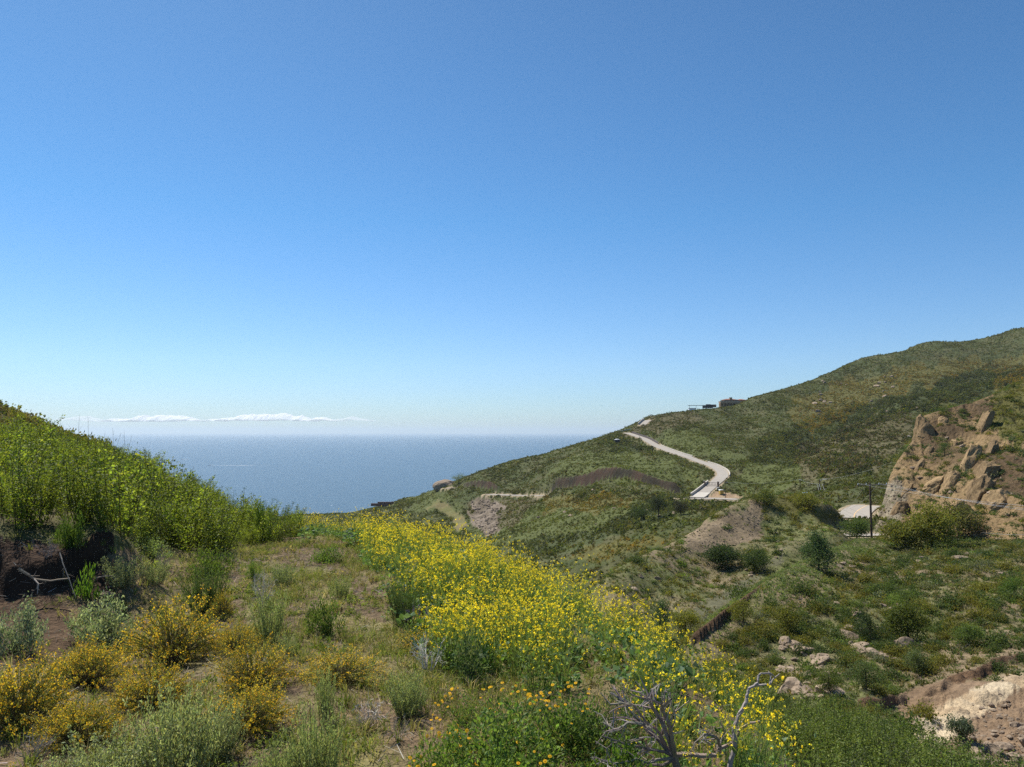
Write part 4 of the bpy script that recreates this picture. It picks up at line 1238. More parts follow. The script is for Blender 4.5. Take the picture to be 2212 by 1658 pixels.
def leafbush(seed, c, size=.075, n=2600, k=40, aspect=.55, h=1.0, daisies=0, dc=((.90, .47, .01), (.92, .55, .02))):
    r = np.random.RandomState(seed); S, G, F = Q(), Q(), Q()
    cp, cd = dome(r, k, h, .7)
    w = r.randint(0, k, n); pos = cp[w] * .85 + r.normal(size=(n, 3)) * .12; pos[:, 2] = abs(pos[:, 2])
    leaves(r, G, pos, size, np.array(c), aspect, .5, .25, out=unit(pos + 1e-4) * .6)
    blades(r, S, r.normal(size=(k, 3)) * (.06, .06, 0), cp * .9, .018, (.12, .10, .06))
    out = [('stems', S, M_WOODY), ('foliage', G, M_LEAF)]
    if daisies:
        nn_ = min(daisies, 100); ctr, _ = dome(r, 6, h, .02); p = ctr[r.randint(0, 6, nn_)] + r.normal(size=(nn_, 3)) * .24; p = unit(p * (1, 1, 1 / h)) * (1, 1, h)
        p[:, 2] = abs(p[:, 2]); p = p * r.uniform(1.0, 1.12, (len(p), 1)); p = p[p[:, 2] > .35]
        blades(r, S, p * .75, p, .008, (.16, .19, .06))
        return out + [('daisies', p, None)]
    return out

def twiggy(seed, c=(.42, .38, .32), levels=3, h=1.0, n0=9, w=.022):
    r = np.random.RandomState(seed); q = Q()
    def grow(p, d, L_, w_, lev):
        d = unit(d + r.normal(size=3) * .15); e = p + d * L_
        m = p + (e - p) * .5 + r.normal(size=3) * L_ * .08
        tube(q, [p, m, e], [w_ * .8, w_ * .6, w_ * .4], tones(r, 1, c, .25)[0], 3)
        if lev:
            for _ in range(r.randint(2, 4)):
                grow(m + (e - m) * r.rand(), unit(d + r.normal(size=3) * .55), L_ * r.uniform(.5, .75), w_ * .55, lev - 1)
    for k in range(n0):
        a = r.uniform(0, 6.28); s_ = r.uniform(.2, 1.1)
        grow(np.array((math.cos(a) * .04, math.sin(a) * .04, 0)), np.array((math.cos(a) * s_, math.sin(a) * s_, 1.0)), h * r.uniform(.4, .6), w, levels)
    return q

YG = 'yellow flowering deerweed bushes on the near slope'
for k, (vx, vy, hw, hp, lab, dn) in enumerate([
        (372, 1432, 98, 125, 'large loose golden deerweed bush right of the silvery bush', .8),
        (512, 1408, 50, 62, 'small golden bush between the large loose one and the feathery sage', .8),
        (548, 1488, 78, 92, 'rounded orange yellow bush just above another of its kind', 1.1),
        (535, 1575, 90, 92, 'orange yellow bush in front of the rounded one, dark at its foot', 1.1),
        (332, 1530, 88, 95, 'bright yellow domed bush above the pale sagebrush', 1.15),
        (192, 1482, 82, 92, 'tall yellow bush behind the pair at the left edge', 1.1),
        (35, 1570, 105, 135, 'big yellow bush cut by the left edge of the photo', 1.2),
        (165, 1600, 85, 98, 'bright yellow bush in front of the tall one near the left edge', 1.2),
        (735, 1470, 92, 62, 'flat wide yellow flowering bush on the grass mid slope', .8),
        (12, 1740, 60, 70, 'yellow bush tip in the lower left corner', 1.1),
        (905, 1410, 62, 42, 'low sparse yellow flowering bush beside the bare twigs', .5),
        (480, 1335, 26, 62, 'small orange tipped bush at the right side of the green one', .6)]):
    parts_plant('deerweed_bush', lab, 'bush', vx, vy, hw, hp, deerweed(50 + k, 330, dn), YG, k)
for k, (vx, vy, hw, hp, lab) in enumerate([
        (28, 1412, 62, 118, 'silvery grey bush at the left edge below the dark bank'),
        (222, 1395, 70, 118, 'silvery grey bush with deep shade under it, in front of the dark bank')]):
    parts_plant('silver_bush', lab, 'bush', vx, vy, hw, hp, silverbush(70 + k), 'silvery bushes', k)
SG = 'feathery sagebrush clumps'
gsage = ((.28, .33, .16), (.34, .38, .21), (.21, .26, .12))
psage = ((.31, .35, .19), (.38, .41, .25), (.24, .28, .14))
for k, (vx, vy, hw, hp, lab, c) in enumerate([
        (582, 1388, 44, 100, 'feathery grey green sage clump right of the small golden bush', gsage),
        (620, 1418, 26, 48, 'small grey sage tuft below the feathery clump', psage),
        (608, 1262, 36, 38, 'low soft green tuft beside the pale dead stems', gsage),
        (262, 1268, 42, 60, 'grey green tuft growing from the dark bank edge', psage),
        (335, 1262, 36, 48, 'grey green tuft right of the bank stone', psage),
        (702, 1560, 26, 105, 'narrow upright green sage standing alone on the grass', gsage),
        (240, 1720, 115, 120, 'wide pale sagebrush at the bottom left', psage),
        (385, 1690, 95, 175, 'tall pale green sagebrush below the bright yellow dome', psage),
        (470, 1640, 60, 100, 'pale sagebrush between two yellow bushes', psage),
        (610, 1730, 60, 120, 'soft green sagebrush at the bottom edge, left one of the pair', gsage),
        (680, 1720, 70, 170, 'soft green sagebrush at the bottom edge, right one of the pair', gsage),
        (440, 1325, 55, 92, 'dense green feathery bush at the foot of the leafy slope', ((.10, .15, .05), (.13, .18, .06), (.07, .10, .03))),
        (870, 1348, 36, 78, 'dark green feathery clump at the edge of the mustard', ((.08, .12, .04), (.10, .14, .05))),
        (735, 1292, 28, 45, 'small rounded olive tuft above the leafy bush', gsage),
        (880, 1545, 55, 80, 'green grassy clump left of the orange daisies', gsage),
        (140, 1745, 90, 90, 'pale sagebrush in the bottom left corner', psage),
        (520, 1740, 70, 75, 'low pale sage at the bottom edge of the slope', psage)]):
    parts_plant('sagebrush', lab, 'sagebrush', vx, vy, hw, hp, sagebrush(90 + k, c, 150 if hw > 50 else 100), SG, k)
GL_ = ((.14, .22, .05), (.19, .27, .07), (.09, .15, .035))
LB = 'leafy green bushes'
for k, (vx, vy, hw, hp, lab, c, kw) in enumerate([
        (702, 1372, 40, 92, 'leafy bush with pale lower leaves alone on the grass', ((.15, .20, .06), (.10, .16, .035)), {}),
        (548, 1256, 20, 44, 'small dark leafy bush beside dead stems', GL_, {}),
        (1012, 1478, 52, 112, 'dark green leafy bush at the lower edge of the mustard', ((.06, .11, .04), (.08, .13, .06), (.16, .2, .13)), {}),
        (186, 1290, 24, 78, 'lime green leafy plant on the dark bank', ((.16, .27, .04), (.12, .22, .03)), dict(size=.15, n=420, k=16)),
        (455, 1245, 48, 68, 'leafy green bush at the right foot of the thicket', ((.13, .19, .04), (.10, .15, .03)), {}),
        (318, 1205, 55, 45, 'pale leafy bush along the foot of the thicket', ((.20, .26, .12), (.15, .2, .07)), {}),
        (565, 1172, 22, 88, 'tall dark narrow leafy shrub against the sea', ((.06, .10, .02), (.08, .13, .025)), dict(h=1.0)),
        (604, 1176, 34, 78, 'thin arching shrub right of the dark one against the sea', ((.08, .12, .03), (.10, .10, .04)), dict(n=420)),
        (152, 1182, 28, 100, 'dark upright leafy bush at the head of the bank', ((.07, .12, .025), (.09, .14, .03)), {}),
        (700, 1215, 40, 40, 'dark leafy plant low under the far mustard', GL_, {}),
        (1300, 1600, 100, 110, 'small leaved grey green bush in the mustard', ((.08, .12, .05), (.11, .15, .07), (.06, .09, .035)), dict(size=.045, n=5200)),
        (1380, 1745, 130, 120, 'bright glossy green bush at the bottom edge', ((.10, .18, .025), (.14, .23, .035), (.07, .13, .02)), dict(size=.07, n=4200)),
        (1230, 1745, 110, 95, 'bright glossy green bush left of the dead shrub', ((.10, .17, .025), (.13, .21, .035)), dict(size=.07, n=3600)),
        (1660, 1790, 80, 60, 'green leafy bush under the bare crooked branch', ((.12, .18, .05), (.16, .22, .09)), dict(size=.07, n=3000))]):
    parts_plant('leafy_bush', lab, 'bush', vx, vy, hw, hp, leafbush(130 + k, c, **kw), LB, k)
EN = 'bushes with orange daisies'
for k, (vx, vy, hw, hp, lab, n_) in enumerate([
        (1080, 1660, 150, 140, 'largest leafy bush topped with orange daisies', 40),
        (1235, 1620, 110, 110, 'leafy bush with a cluster of orange daisies on its right', 34),
        (960, 1700, 75, 110, 'orange daisy bush at the left end of the daisy patch', 55),
        (1090, 1760, 120, 120, 'leafy daisy bush at the bottom edge of the slope', 14),
        (1420, 1560, 80, 70, 'leafy bush with orange daisies among the mustard', 26),
        (1000, 1560, 60, 60, 'small bush of nodding orange daisies above the large one', 24)]):
    parts_plant('daisy_bush', lab, 'bush', vx, vy, hw, hp, leafbush(160 + k, GL_, size=.07, n=3600 if hw > 70 else 1500, daisies=n_), EN, k)

TW = 'pale dead twiggy shrubs'
for k, (vx, vy, hw, hp, lab, c) in enumerate([
        (925, 1455, 66, 96, 'white dead twigs beside the dark leafy bush', (.68, .64, .60)),
        (795, 1570, 62, 72, 'bleached dead twigs lying on the mid slope', (.62, .56, .48)),
        (568, 1318, 34, 96, 'pale dead stems standing left of the soft tuft', (.62, .56, .48)),
        (1040, 1395, 30, 110, 'tall dry stems at the near edge of the mustard', (.42, .36, .26)),
        (860, 1600, 50, 60, 'dry twigs left of the daisy patch', (.45, .39, .3)),
        (72, 1650, 55, 80, 'dead grey twigs under the big yellow bush', (.4, .35, .3)),
        (100, 1205, 34, 52, 'dry purple grey brush clump on top of the dark bank', (.25, .2, .19)),
        (348, 1232, 28, 40, 'dry grey brush clump at the right end of the bank', (.32, .27, .24)),
        (1100, 1745, 70, 80, 'pale dry stems at the bottom edge below the daisies', (.5, .44, .36)),
        (470, 1180, 40, 40, 'dry grey brush at the foot of the thicket', (.3, .25, .21))]):
    p = spot(vx, vy); kk = p[1] / FPX
    q = twiggy(200 + k, c, 3 if k not in (6, 7, 9) else 4, 1.0, 11, .028)
    me = quads_mesh('dead_shrub', q, M_WOODY)
    o = mesh_obj('dead_shrub', me, loc=tuple(p - (0, 0, .02))); o.scale = (hw * kk, hw * kk, hp * kk); o.rotation_euler = (0, 0, k * 1.3)
    tag(o, lab, 'dead shrub', TW)

# ---- branches that follow the photo: picture positions at a given distance
def branch_path(pts, d0, d1):
    n = len(pts); P_ = np.array([P(x, y, d0 + (d1 - d0) * i / (n - 1)) for i, (x, y) in enumerate(pts)])
    t = np.linspace(0, n - 1, n * 4)
    return np.stack([np.interp(t, np.arange(n), P_[:, k]) for k in range(3)], 1)

def wiggle(r, p, a):
    return p + np.stack([np.convolve(r.normal(0, a, len(p) + 4), np.ones(5) / 5, 'valid') for _ in range(3)], 1)

def side_twigs(r, q, path, n, L_, w, c, lev=2):
    for _ in range(n):
        i = r.randint(len(path) // 4, len(path))
        d = unit(unit(path[min(i, len(path) - 1)] - path[max(i - 2, 0)]) + r.normal(size=3) * .75)
        l = L_ * r.uniform(.4, 1.1); e = path[i - 1] + d * l; m = path[i - 1] + d * l * .5 + r.normal(size=3) * l * .12
        tube(q, [path[i - 1], m, e], [w, w * .75, w * .4], tones(r, 1, c, .2)[0], 4)
        if lev: side_twigs(r, q, np.array([path[i - 1], m, m * .5 + e * .5, e]), 2, l * .6, w * .55, c, lev - 1)

def dead_shrub():
    r = np.random.RandomState(77)
    d = 6.6
    base = spot(1462, 1715)
    dg = float(base[1])
    root = empty('dead_shrub', tuple(base))
    tag(root, 'large grey dead shrub with a fan of bare branches at the bottom edge', 'dead shrub')
    C0 = (.27, .22, .19)
    inv = np.array(base)
    j = np.array(P(1457, 1632, dg - .05))
    q = Q(); tube(q, np.array([base - (0, 0, .1), base * .5 + j * .5 + (.02, 0, 0), j]) - inv, [.05, .042, .036], C0, 6)
    mesh_obj('trunk', quads_mesh('trunk', q, M_WOODY), root)
    arms = [[(1457, 1632), (1425, 1600), (1391, 1563), (1362, 1535), (1337, 1507), (1320, 1495)],
            [(1455, 1630), (1440, 1590), (1425, 1555), (1408, 1529), (1404, 1508), (1410, 1490), (1414, 1515)],
            [(1456, 1630), (1452, 1585), (1440, 1550), (1428, 1530), (1450, 1509)],
            [(1450, 1622), (1410, 1590), (1375, 1560), (1345, 1550), (1318, 1552)],
            [(1440, 1612), (1420, 1580), (1398, 1560), (1370, 1520), (1330, 1530), (1316, 1540)],
            [(1456, 1634), (1430, 1625), (1400, 1620), (1370, 1612), (1330, 1600), (1300, 1590)],
            [(1456, 1638), (1425, 1640), (1400, 1650), (1375, 1640), (1330, 1650), (1300, 1640)],
            [(1458, 1640), (1430, 1655), (1390, 1652), (1350, 1668), (1300, 1660)],
            [(1391, 1563), (1360, 1560), (1330, 1575), (1305, 1562)],
            [(1459, 1631), (1500, 1632), (1549, 1633), (1558, 1616), (1587, 1603), (1597, 1580), (1618, 1562), (1641, 1558)],
            [(1558, 1616), (1550, 1595), (1535, 1588), (1520, 1586), (1520, 1600), (1545, 1612)],
            [(1430, 1585), (1437, 1550), (1428, 1520), (1385, 1505), (1360, 1498)]]
    for k, a_ in enumerate(arms):
        q = Q(); dd = r.uniform(-.45, .35)
        p = wiggle(r, branch_path(a_, dg - .05, dg - .05 + dd), .012)
        w0 = .026 if k in (0, 1, 2, 9) else .017
        tube(q, p - inv, np.linspace(w0, w0 * .35, len(p)), tones(r, 1, C0, .2)[0], 5)
        side_twigs(r, q, p - inv, 7 if k != 9 else 3, .26, w0 * .38, (.33, .28, .24))
        mesh_obj('branch', quads_mesh('branch', q, M_WOODY), root)
    # the tall crooked branch standing apart
    b2 = spot(1572, 1745); d2 = float(b2[1])
    q = Q()
    main = [(1572, 1720), (1578, 1650), (1588, 1605), (1584, 1576), (1597, 1537), (1611, 1513), (1616, 1488), (1637, 1474), (1641, 1458), (1663, 1456), (1672, 1462)]
    p = wiggle(r, branch_path(main, d2, d2 + .3), .01); p[0] = b2 - (0, 0, .1)
    root2 = empty('dead_branch', tuple(b2))
    tag(root2, 'tall crooked bare branch with forked tip right of the dead shrub', 'dead branch')
    tube(q, p - b2, np.linspace(.026, .006, len(p)), (.36, .31, .27), 6)
    mesh_obj('stem', quads_mesh('stem', q, M_WOODY), root2)
    for br in ([(1633, 1479), (1648, 1480), (1663, 1479), (1670, 1468), (1684, 1455)], [(1586, 1600), (1593, 1590), (1597, 1578), (1603, 1572), (1612, 1565)],
               [(1663, 1479), (1664, 1462), (1660, 1450)]):
        q = Q(); p = wiggle(r, branch_path(br, d2 + .2, d2 + .3), .006)
        tube(q, p - b2, np.linspace(.011, .004, len(p)), (.36, .31, .27), 4)
        mesh_obj('twig', quads_mesh('twig', q, M_WOODY), root2)
dead_shrub()

def loose_branch(lab, pts, d0, d1, w, c, seed):
    r = np.random.RandomState(seed); q = Q()
    p = wiggle(r, branch_path(pts, d0, d1), .01); o0 = p[0].copy()
    tube(q, p - o0, np.linspace(w, w * .4, len(p)), c, 5)
    side_twigs(r, q, p - o0, 2, .2, w * .4, c, 1)
    o = mesh_obj('fallen_branch', quads_mesh('fallen_branch', q, M_WOODY), loc=tuple(o0))
    tag(o, lab, 'branch', 'dead branches on the bank')
loose_branch('thick pale dead branch lying across the dark bank', [(40, 1228), (58, 1240), (75, 1252), (110, 1256), (150, 1250)], 14.2, 14.5, .03, (.24, .20, .16), 1)
loose_branch('thin dead branch leaning down over the dark bank', [(130, 1195), (138, 1220), (150, 1255), (163, 1290)], 14.4, 14.0, .014, (.26, .22, .18), 2)
loose_branch('short forked dead branch curling down the bank', [(75, 1250), (84, 1262), (80, 1282)], 14.2, 14.0, .018, (.34, .29, .23), 3)
loose_branch('dead stick lying by the bank stone', [(205, 1250), (230, 1245), (248, 1243)], 14.8, 15, .015, (.33, .26, .2), 4)

# dry tall stalks rising above the left thicket
def stalks():
    r = np.random.RandomState(31)
    for k, (vx, vy, tx, ty) in enumerate([(165, 1000, 172, 897), (195, 1000, 190, 900), (240, 1010, 262, 935), (255, 1010, 243, 925), (262, 1015, 285, 940), (228, 1010, 226, 935), (272, 1020, 268, 928),
                                          (300, 1030, 318, 975), (212, 1015, 232, 945), (285, 1025, 300, 985), (60, 1110, 74, 985), (85, 1115, 78, 1000), (50, 1105, 44, 990)]):
        p = spot(vx, vy + 22); d = p[1]
        q = Q(); t = np.array(P(tx, ty, d))
        pts = np.array([p, p * .5 + t * .5 + r.normal(0, .04, 3), t])
        tube(q, pts - p, [.011, .009, .003], (.24, .19, .10), 3)
        for _ in range(3):
            f = r.uniform(.5, .95); b = p + (t - p) * f; e = b + np.array((r.normal(0, .12), r.normal(0, .1), r.uniform(.08, .25)))
            blades(r, q, (b - p)[None], (e - p)[None], .008, (.24, .19, .10))
        o = mesh_obj('dry_stalk', quads_mesh('dry_stalk', q, M_WOODY), loc=tuple(p))
        tag(o, 'thin dry brown stalk standing above the left thicket' if k < 10 else 'thin dry brown stalk low in the left thicket', 'stalk',
            'dry stalks on the left hill' if k < 10 else 'dry stalks low in the thicket')
stalks()

# lupines
for k, (vx, vy) in enumerate([(868, 1342), (893, 1352), (905, 1350), (880, 1362), (922, 1356)]):
    r = np.random.RandomState(300 + k); G, F = Q(), Q()
    pos = r.normal(size=(60, 3)) * (.09, .09, .05) + (0, 0, .1); leaves(r, G, pos, .05, GL_, .5)
    f = r.rand(60); pos = np.stack([r.normal(0, .016, 60), r.normal(0, .016, 60), .18 + .2 * f], 1); leaves(r, F, pos, .02, ((.15, .10, .32), (.2, .14, .38)), .8)
    p = spot(vx, vy); o = empty('lupine', tuple(p)); tag(o, 'small purple lupine spike in the grass by the mustard', 'lupine', 'purple lupines')
    mesh_obj('foliage', quads_mesh('foliage', G, M_LEAF), o); mesh_obj('flowers', quads_mesh('flowers', F, M_PETAL), o)

# ------------------------------------------------------------------ stones
def stone_material(name, c1, c2):
    m, nt, N, L, pb, out = new_mat(name)
    tc = N.new('ShaderNodeTexCoord'); oi = N.new('ShaderNodeObjectInfo')
    n = noise_node(N, L, tc.outputs['Object'], 2.5, 6, .7)
    r = ramp(N, L, n.outputs['Fac'], [(0.3, c1), (0.65, c2)])
    r2 = ramp(N, L, oi.outputs['Random'], [(0.0, (.72, .7, .7)), (1.0, (1.15, 1.12, 1.1))])
    L.new(mixc(N, L, 'MULTIPLY', r.outputs['Color'], r2.outputs['Color']), pb.inputs['Base Color'])
    pb.inputs['Roughness'].default_value = .9; pb.inputs['Specular IOR Level'].default_value = .15
    b = N.new('ShaderNodeBump'); b.inputs['Strength'].default_value = .8; b.inputs['Distance'].default_value = .12
    L.new(n.outputs['Fac'], b.inputs['Height']); L.new(b.outputs[0], pb.inputs['Normal'])
    return m
M_ST = [stone_material('tan_stone', (.14, .105, .07), (.38, .30, .215)), stone_material('pale_stone', (.30, .26, .22), (.56, .50, .43)), stone_material('brown_stone', (.10, .075, .05), (.27, .215, .16))]

def stone_mesh(seed, mat):
    r = np.random.RandomState(seed); V, F = ICO3
    V = V.copy()
    for _ in range(9):                 # cleaved faces
        n = unit(r.normal(size=3)); d = r.uniform(.55, .85)
        k = V @ n; V = V - np.clip(k - d, 0, None)[:, None] * n
    V = V * (1 + .22 * noise3(V, 2.6, seed)[:, None]) * (1.15, .95, .75)
    me = raw_mesh('boulder', V, F, 3, mat=mat, smooth=False)
    return me
STONES = [[stone_mesh(400 + k, m) for k in range(6)] for m in M_ST]

def rubble(poly, n, smin, smax, mat, lab, seed, dmin=2.5):
    r = np.random.RandomState(seed); xs = [p[0] for p in poly]; ys = [p[1] for p in poly]; V, F = ICO2; vs, fs, off, c = [], [], 0, 0
    while c < n:
        vx, vy = r.uniform(min(xs), max(xs)), r.uniform(min(ys), max(ys))
        if not inpoly(np.array([vx]), np.array([vy]), poly)[0]: continue
        p = spot(vx, vy, dmin); s = smin + (smax - smin) * r.rand() ** 2.5; W = V.copy()
        for _ in range(6):
            nn = unit(r.normal(size=3)); W = W - np.clip(W @ nn - r.uniform(.5, .8), 0, None)[:, None] * nn
        W = W * (s * r.uniform(.8, 1.5), s * r.uniform(.8, 1.3), s * r.uniform(.5, .9)); a = r.uniform(0, 6.28)
        W = np.stack([W[:, 0] * math.cos(a) - W[:, 1] * math.sin(a), W[:, 0] * math.sin(a) + W[:, 1] * math.cos(a), W[:, 2]], 1) + p
        vs.append(W); fs.append(F + off); off += len(W); c += 1
    tag(mesh_obj('rubble', raw_mesh('rubble', np.concatenate(vs), np.concatenate(fs), 3, mat=M_ST[mat])), lab, 'rubble', kind='stuff')

def strew(poly, n, smin, smax, mat, lab, group, seed, dmin=2.5, gamma=2.0):
    r = np.random.RandomState(seed)
    xs = [p[0] for p in poly]; ys = [p[1] for p in poly]; c = 0
    while c < n:
        vx, vy = r.uniform(min(xs), max(xs)), r.uniform(min(ys), max(ys))
        if not inpoly(np.array([vx]), np.array([vy]), poly)[0]: continue
        p = spot(vx, vy, dmin); s = smin + (smax - smin) * r.rand() ** gamma
        o = mesh_obj('boulder', STONES[mat][r.randint(6)], loc=(p[0], p[1], p[2] + s * .02))
        o.scale = (s * r.uniform(.8, 1.25), s * r.uniform(.8, 1.2), s * r.uniform(.7, 1.1)); o.rotation_euler = (r.uniform(-.4, .4), r.uniform(-.4, .4), r.uniform(0, 6.28))
        tag(o, lab, 'boulder', group); c += 1

def one_stone(vx, vy, s, mat, lab, dmin=2.5, sc=(1, 1, 1), rz=0, seed=0):
    p = spot(vx, vy, dmin)
    o = mesh_obj('boulder', STONES[mat][seed % 6], loc=(p[0], p[1], p[2] + s * .2)); o.scale = tuple(s * np.array(sc)); o.rotation_euler = (0, 0, rz)
    tag(o, lab, 'boulder')
strew([(1690, 1385), (1760, 1400), (1800, 1450), (1800, 1520), (1720, 1510), (1680, 1470)], 42, .3, .85, 0, 'pink tan boulder in the pile at the left end of the bench', 'boulder pile on the bench', 1)
strew([(1750, 1360), (1900, 1360), (2000, 1400), (1950, 1430), (1800, 1400)], 22, .3, .8, 0, 'tan boulder half hidden in bushes on the bench', 'boulders in the bench bushes', 2)
strew([(1700, 1230), (1850, 1200), (2212, 1190), (2212, 1300), (1900, 1330), (1700, 1330)], 30, .12, .5, 0, 'small tan stone between shrubs on the upper bench', 'stones on the upper bench', 3)
strew([(2120, 1590), (2230, 1550), (2230, 1660), (2060, 1660)], 34, .12, .5, 0, 'tan rock in the rubble of the lower right corner', 'corner rubble', 4)
strew([(1330, 1250), (1420, 1220), (1470, 1270), (1440, 1350), (1350, 1370), (1320, 1320)], 40, .12, .5, 0, 'pale grey rock jutting from the shaded ravine side', 'ravine rocks', 5)
strew([(1600, 1160), (1690, 1150), (1700, 1190), (1600, 1260), (1570, 1270)], 18, .15, .55, 0, 'brown rock below the bare scree patch', 'rocks below the scree', 6)
rubble(SCREE, 500, .04, .18, 2, 'small reddish stones covering the bare scree', 7)
rubble(SCREE2, 330, .25, 1.1, 2, 'pale broken rock of the slide below the road bend', 8, 250)
strew([(1740, 830), (1900, 800), (1990, 830), (1960, 880), (1800, 900), (1730, 880)], 44, .7, 2.6, 0, 'orange tan outcrop boulder high on the headland', 'high outcrop boulders', 9, 250)
strew([(1600, 880), (1760, 860), (2212, 740), (2212, 790), (1700, 1000)], 20, .5, 1.6, 0, 'scattered tan rock on the upper headland', 'scattered headland rocks', 10, 250)
strew([(1180, 1050), (1500, 1080), (1500, 1120), (1100, 1170), (1150, 960), (1300, 960)], 14, .5, 1.3, 0, 'lone tan rock in the green headland slope', 'lone headland rocks', 11, 200)
rubble(TALUS, 220, .05, .3, 2, 'grey brown broken rock at the cliff foot', 12)
rubble([(2000, 1570), (2060, 1560), (2130, 1500), (2230, 1500), (2230, 1658), (2060, 1658)], 260, .03, .2, 0, 'loose tan stones below the pale rock slab', 15)
strew([(1960, 960), (2060, 940), (2200, 1040), (2200, 1180), (1960, 1180)], 26, .25, .9, 0, 'ochre rock loose on the cliff slope', 'cliff slope rocks', 13)
strew([(195, 920), (300, 965), (380, 1030), (360, 1036), (240, 962), (190, 935)], 9, .12, .4, 0, 'reddish rock on the left hill crest', 'left crest rocks', 14)
one_stone(237, 938, .42, 0, 'squared reddish rock highest on the left hill crest', seed=1, sc=(1, .8, 1.1))
one_stone(268, 962, .45, 0, 'long flat reddish rock on the left hill crest', seed=2, sc=(1.5, .9, .6))
one_stone(290, 968, .4, 0, 'low rounded reddish rock at the lower end of the crest rocks', seed=4, sc=(1.4, .9, .7))
one_stone(648, 1110 + 2, .9, 0, 'brown rock on the tip of the low point', 400, seed=3)
one_stone(228, 1289, .14, 0, 'small tan block under the dark bank', seed=5, sc=(1.3, .8, .8))
one_stone(1955, 1400, .75, 0, 'largest upright boulder under the round dark bush on the bench', seed=3, sc=(1.3, .9, 1.2), rz=.5)
one_stone(2075, 1208, .6, 0, 'broad pale boulder on the upper bench near the cliff', seed=1, sc=(1.6, 1, .7))
one_stone(1965, 893 + 52, 1.0, 1, 'pale block on the left shoulder of the cliff', seed=2)
# ------------------------------------------------------------------ built things
import bmesh
class B:
    def __init__(self): self.bm = bmesh.new()
    def box(self, c, s, rz=0.0, bev=0.0):
        m = bmesh.ops.create_cube(self.bm, size=1)['verts']
        ca, sa = math.cos(rz), math.sin(rz)
        for v in m:
            x, y, z = v.co.x * s[0], v.co.y * s[1], v.co.z * s[2]
            v.co = (c[0] + x * ca - y * sa, c[1] + x * sa + y * ca, c[2] + z)
        return self
    def cyl(self, p0, p1, r0, r1=None, n=10):
        r1 = r0 if r1 is None else r1
        p0, p1 = np.array(p0, float), np.array(p1, float); t = unit(p1 - p0); a = unit(np.cross(t, (.3, .2, .93) if abs(t[2]) < .9 else (1, 0, 0))); b = np.cross(t, a)
        v0 = [self.bm.verts.new(p0 + r0 * (a * math.cos(k * 2 * math.pi / n) + b * math.sin(k * 2 * math.pi / n))) for k in range(n)]
        v1 = [self.bm.verts.new(p1 + r1 * (a * math.cos(k * 2 * math.pi / n) + b * math.sin(k * 2 * math.pi / n))) for k in range(n)]
        for k in range(n): self.bm.faces.new((v0[k], v0[(k + 1) % n], v1[(k + 1) % n], v1[k]))
        self.bm.faces.new(v0[::-1]); self.bm.faces.new(v1)
        return self
    def prism(self, pts, y0, y1):
        a = [self.bm.verts.new((x, y0, z)) for x, z in pts]; b = [self.bm.verts.new((x, y1, z)) for x, z in pts]
        n = len(pts)
        for k in range(n): self.bm.faces.new((a[k], a[(k + 1) % n], b[(k + 1) % n], b[k]))
        self.bm.faces.new(a[::-1]); self.bm.faces.new(b)
        return self
    def build(self, name, mat, parent=None, loc=None, bev=0.0):
        me = bpy.data.meshes.new(name)
        bmesh.ops.recalc_face_normals(self.bm, faces=self.bm.faces)
        if bev: bmesh.ops.bevel(self.bm, geom=list(self.bm.edges), offset=bev, segments=1, affect='EDGES')
        self.bm.to_mesh(me); self.bm.free(); me.materials.append(mat)
        return mesh_obj(name, me, parent, loc)

M_ASPH = plain_material('worn_concrete_road', (.33, .295, .25), .9, scale=.5, var=.15)
M_APRON = plain_material('pale_concrete', (.46, .42, .36), .9, scale=.6, var=.12)
M_WALLW = plain_material('pale_wall', (.55, .50, .43), .85, scale=.8, var=.15)
M_DARKWALL = plain_material('dark_wall', (.13, .11, .10), .9, scale=.8)  # one dark tone, much darker than the pale walls
M_WOODP = plain_material('creosoted_wood', (.10, .062, .042), .8, scale=3)
M_WOODL = plain_material('weathered_wood', (.25, .2, .15), .85, scale=3)
M_GLASSI = plain_material('porcelain', (.75, .78, .8), .2, scale=3, var=.05)
M_WIRE = plain_material('aluminium_wire', (.55, .55, .56), .45, metal=.4, scale=3, var=.05)
M_STUCCO = plain_material('ochre_stucco', (.42, .29, .18), .9, scale=.8, var=.15)
M_STUCCO2 = plain_material('warm_brown_stucco', (.30, .20, .14), .9, scale=.8, var=.15)
M_TILE = plain_material('red_roof_tile', (.27, .12, .08), .85, scale=2, var=.3)
M_GLASS = plain_material('dark_window_glass', (.03, .035, .05), .15, scale=1, var=.1, spec=.6)
M_STEEL = plain_material('dark_painted_steel', (.06, .06, .065), .6, scale=2)
M_YEL = plain_material('yellow_paint', (.55, .38, .08), .6, scale=2, var=.1)
M_WHITE = plain_material('white_paint', (.8, .8, .78), .5, scale=2, var=.06)
M_TANK = plain_material('blue_grey_tank_paint', (.30, .38, .44), .4, scale=2, var=.1)
M_BLACKT = plain_material('black_tank', (.03, .03, .033), .5, scale=2)
M_BRICK = plain_material('red_brown_wall', (.20, .10, .075), .9, scale=2)
M_LINE = plain_material('orange_road_line', (.62, .42, .22), .8, scale=2, var=.1)

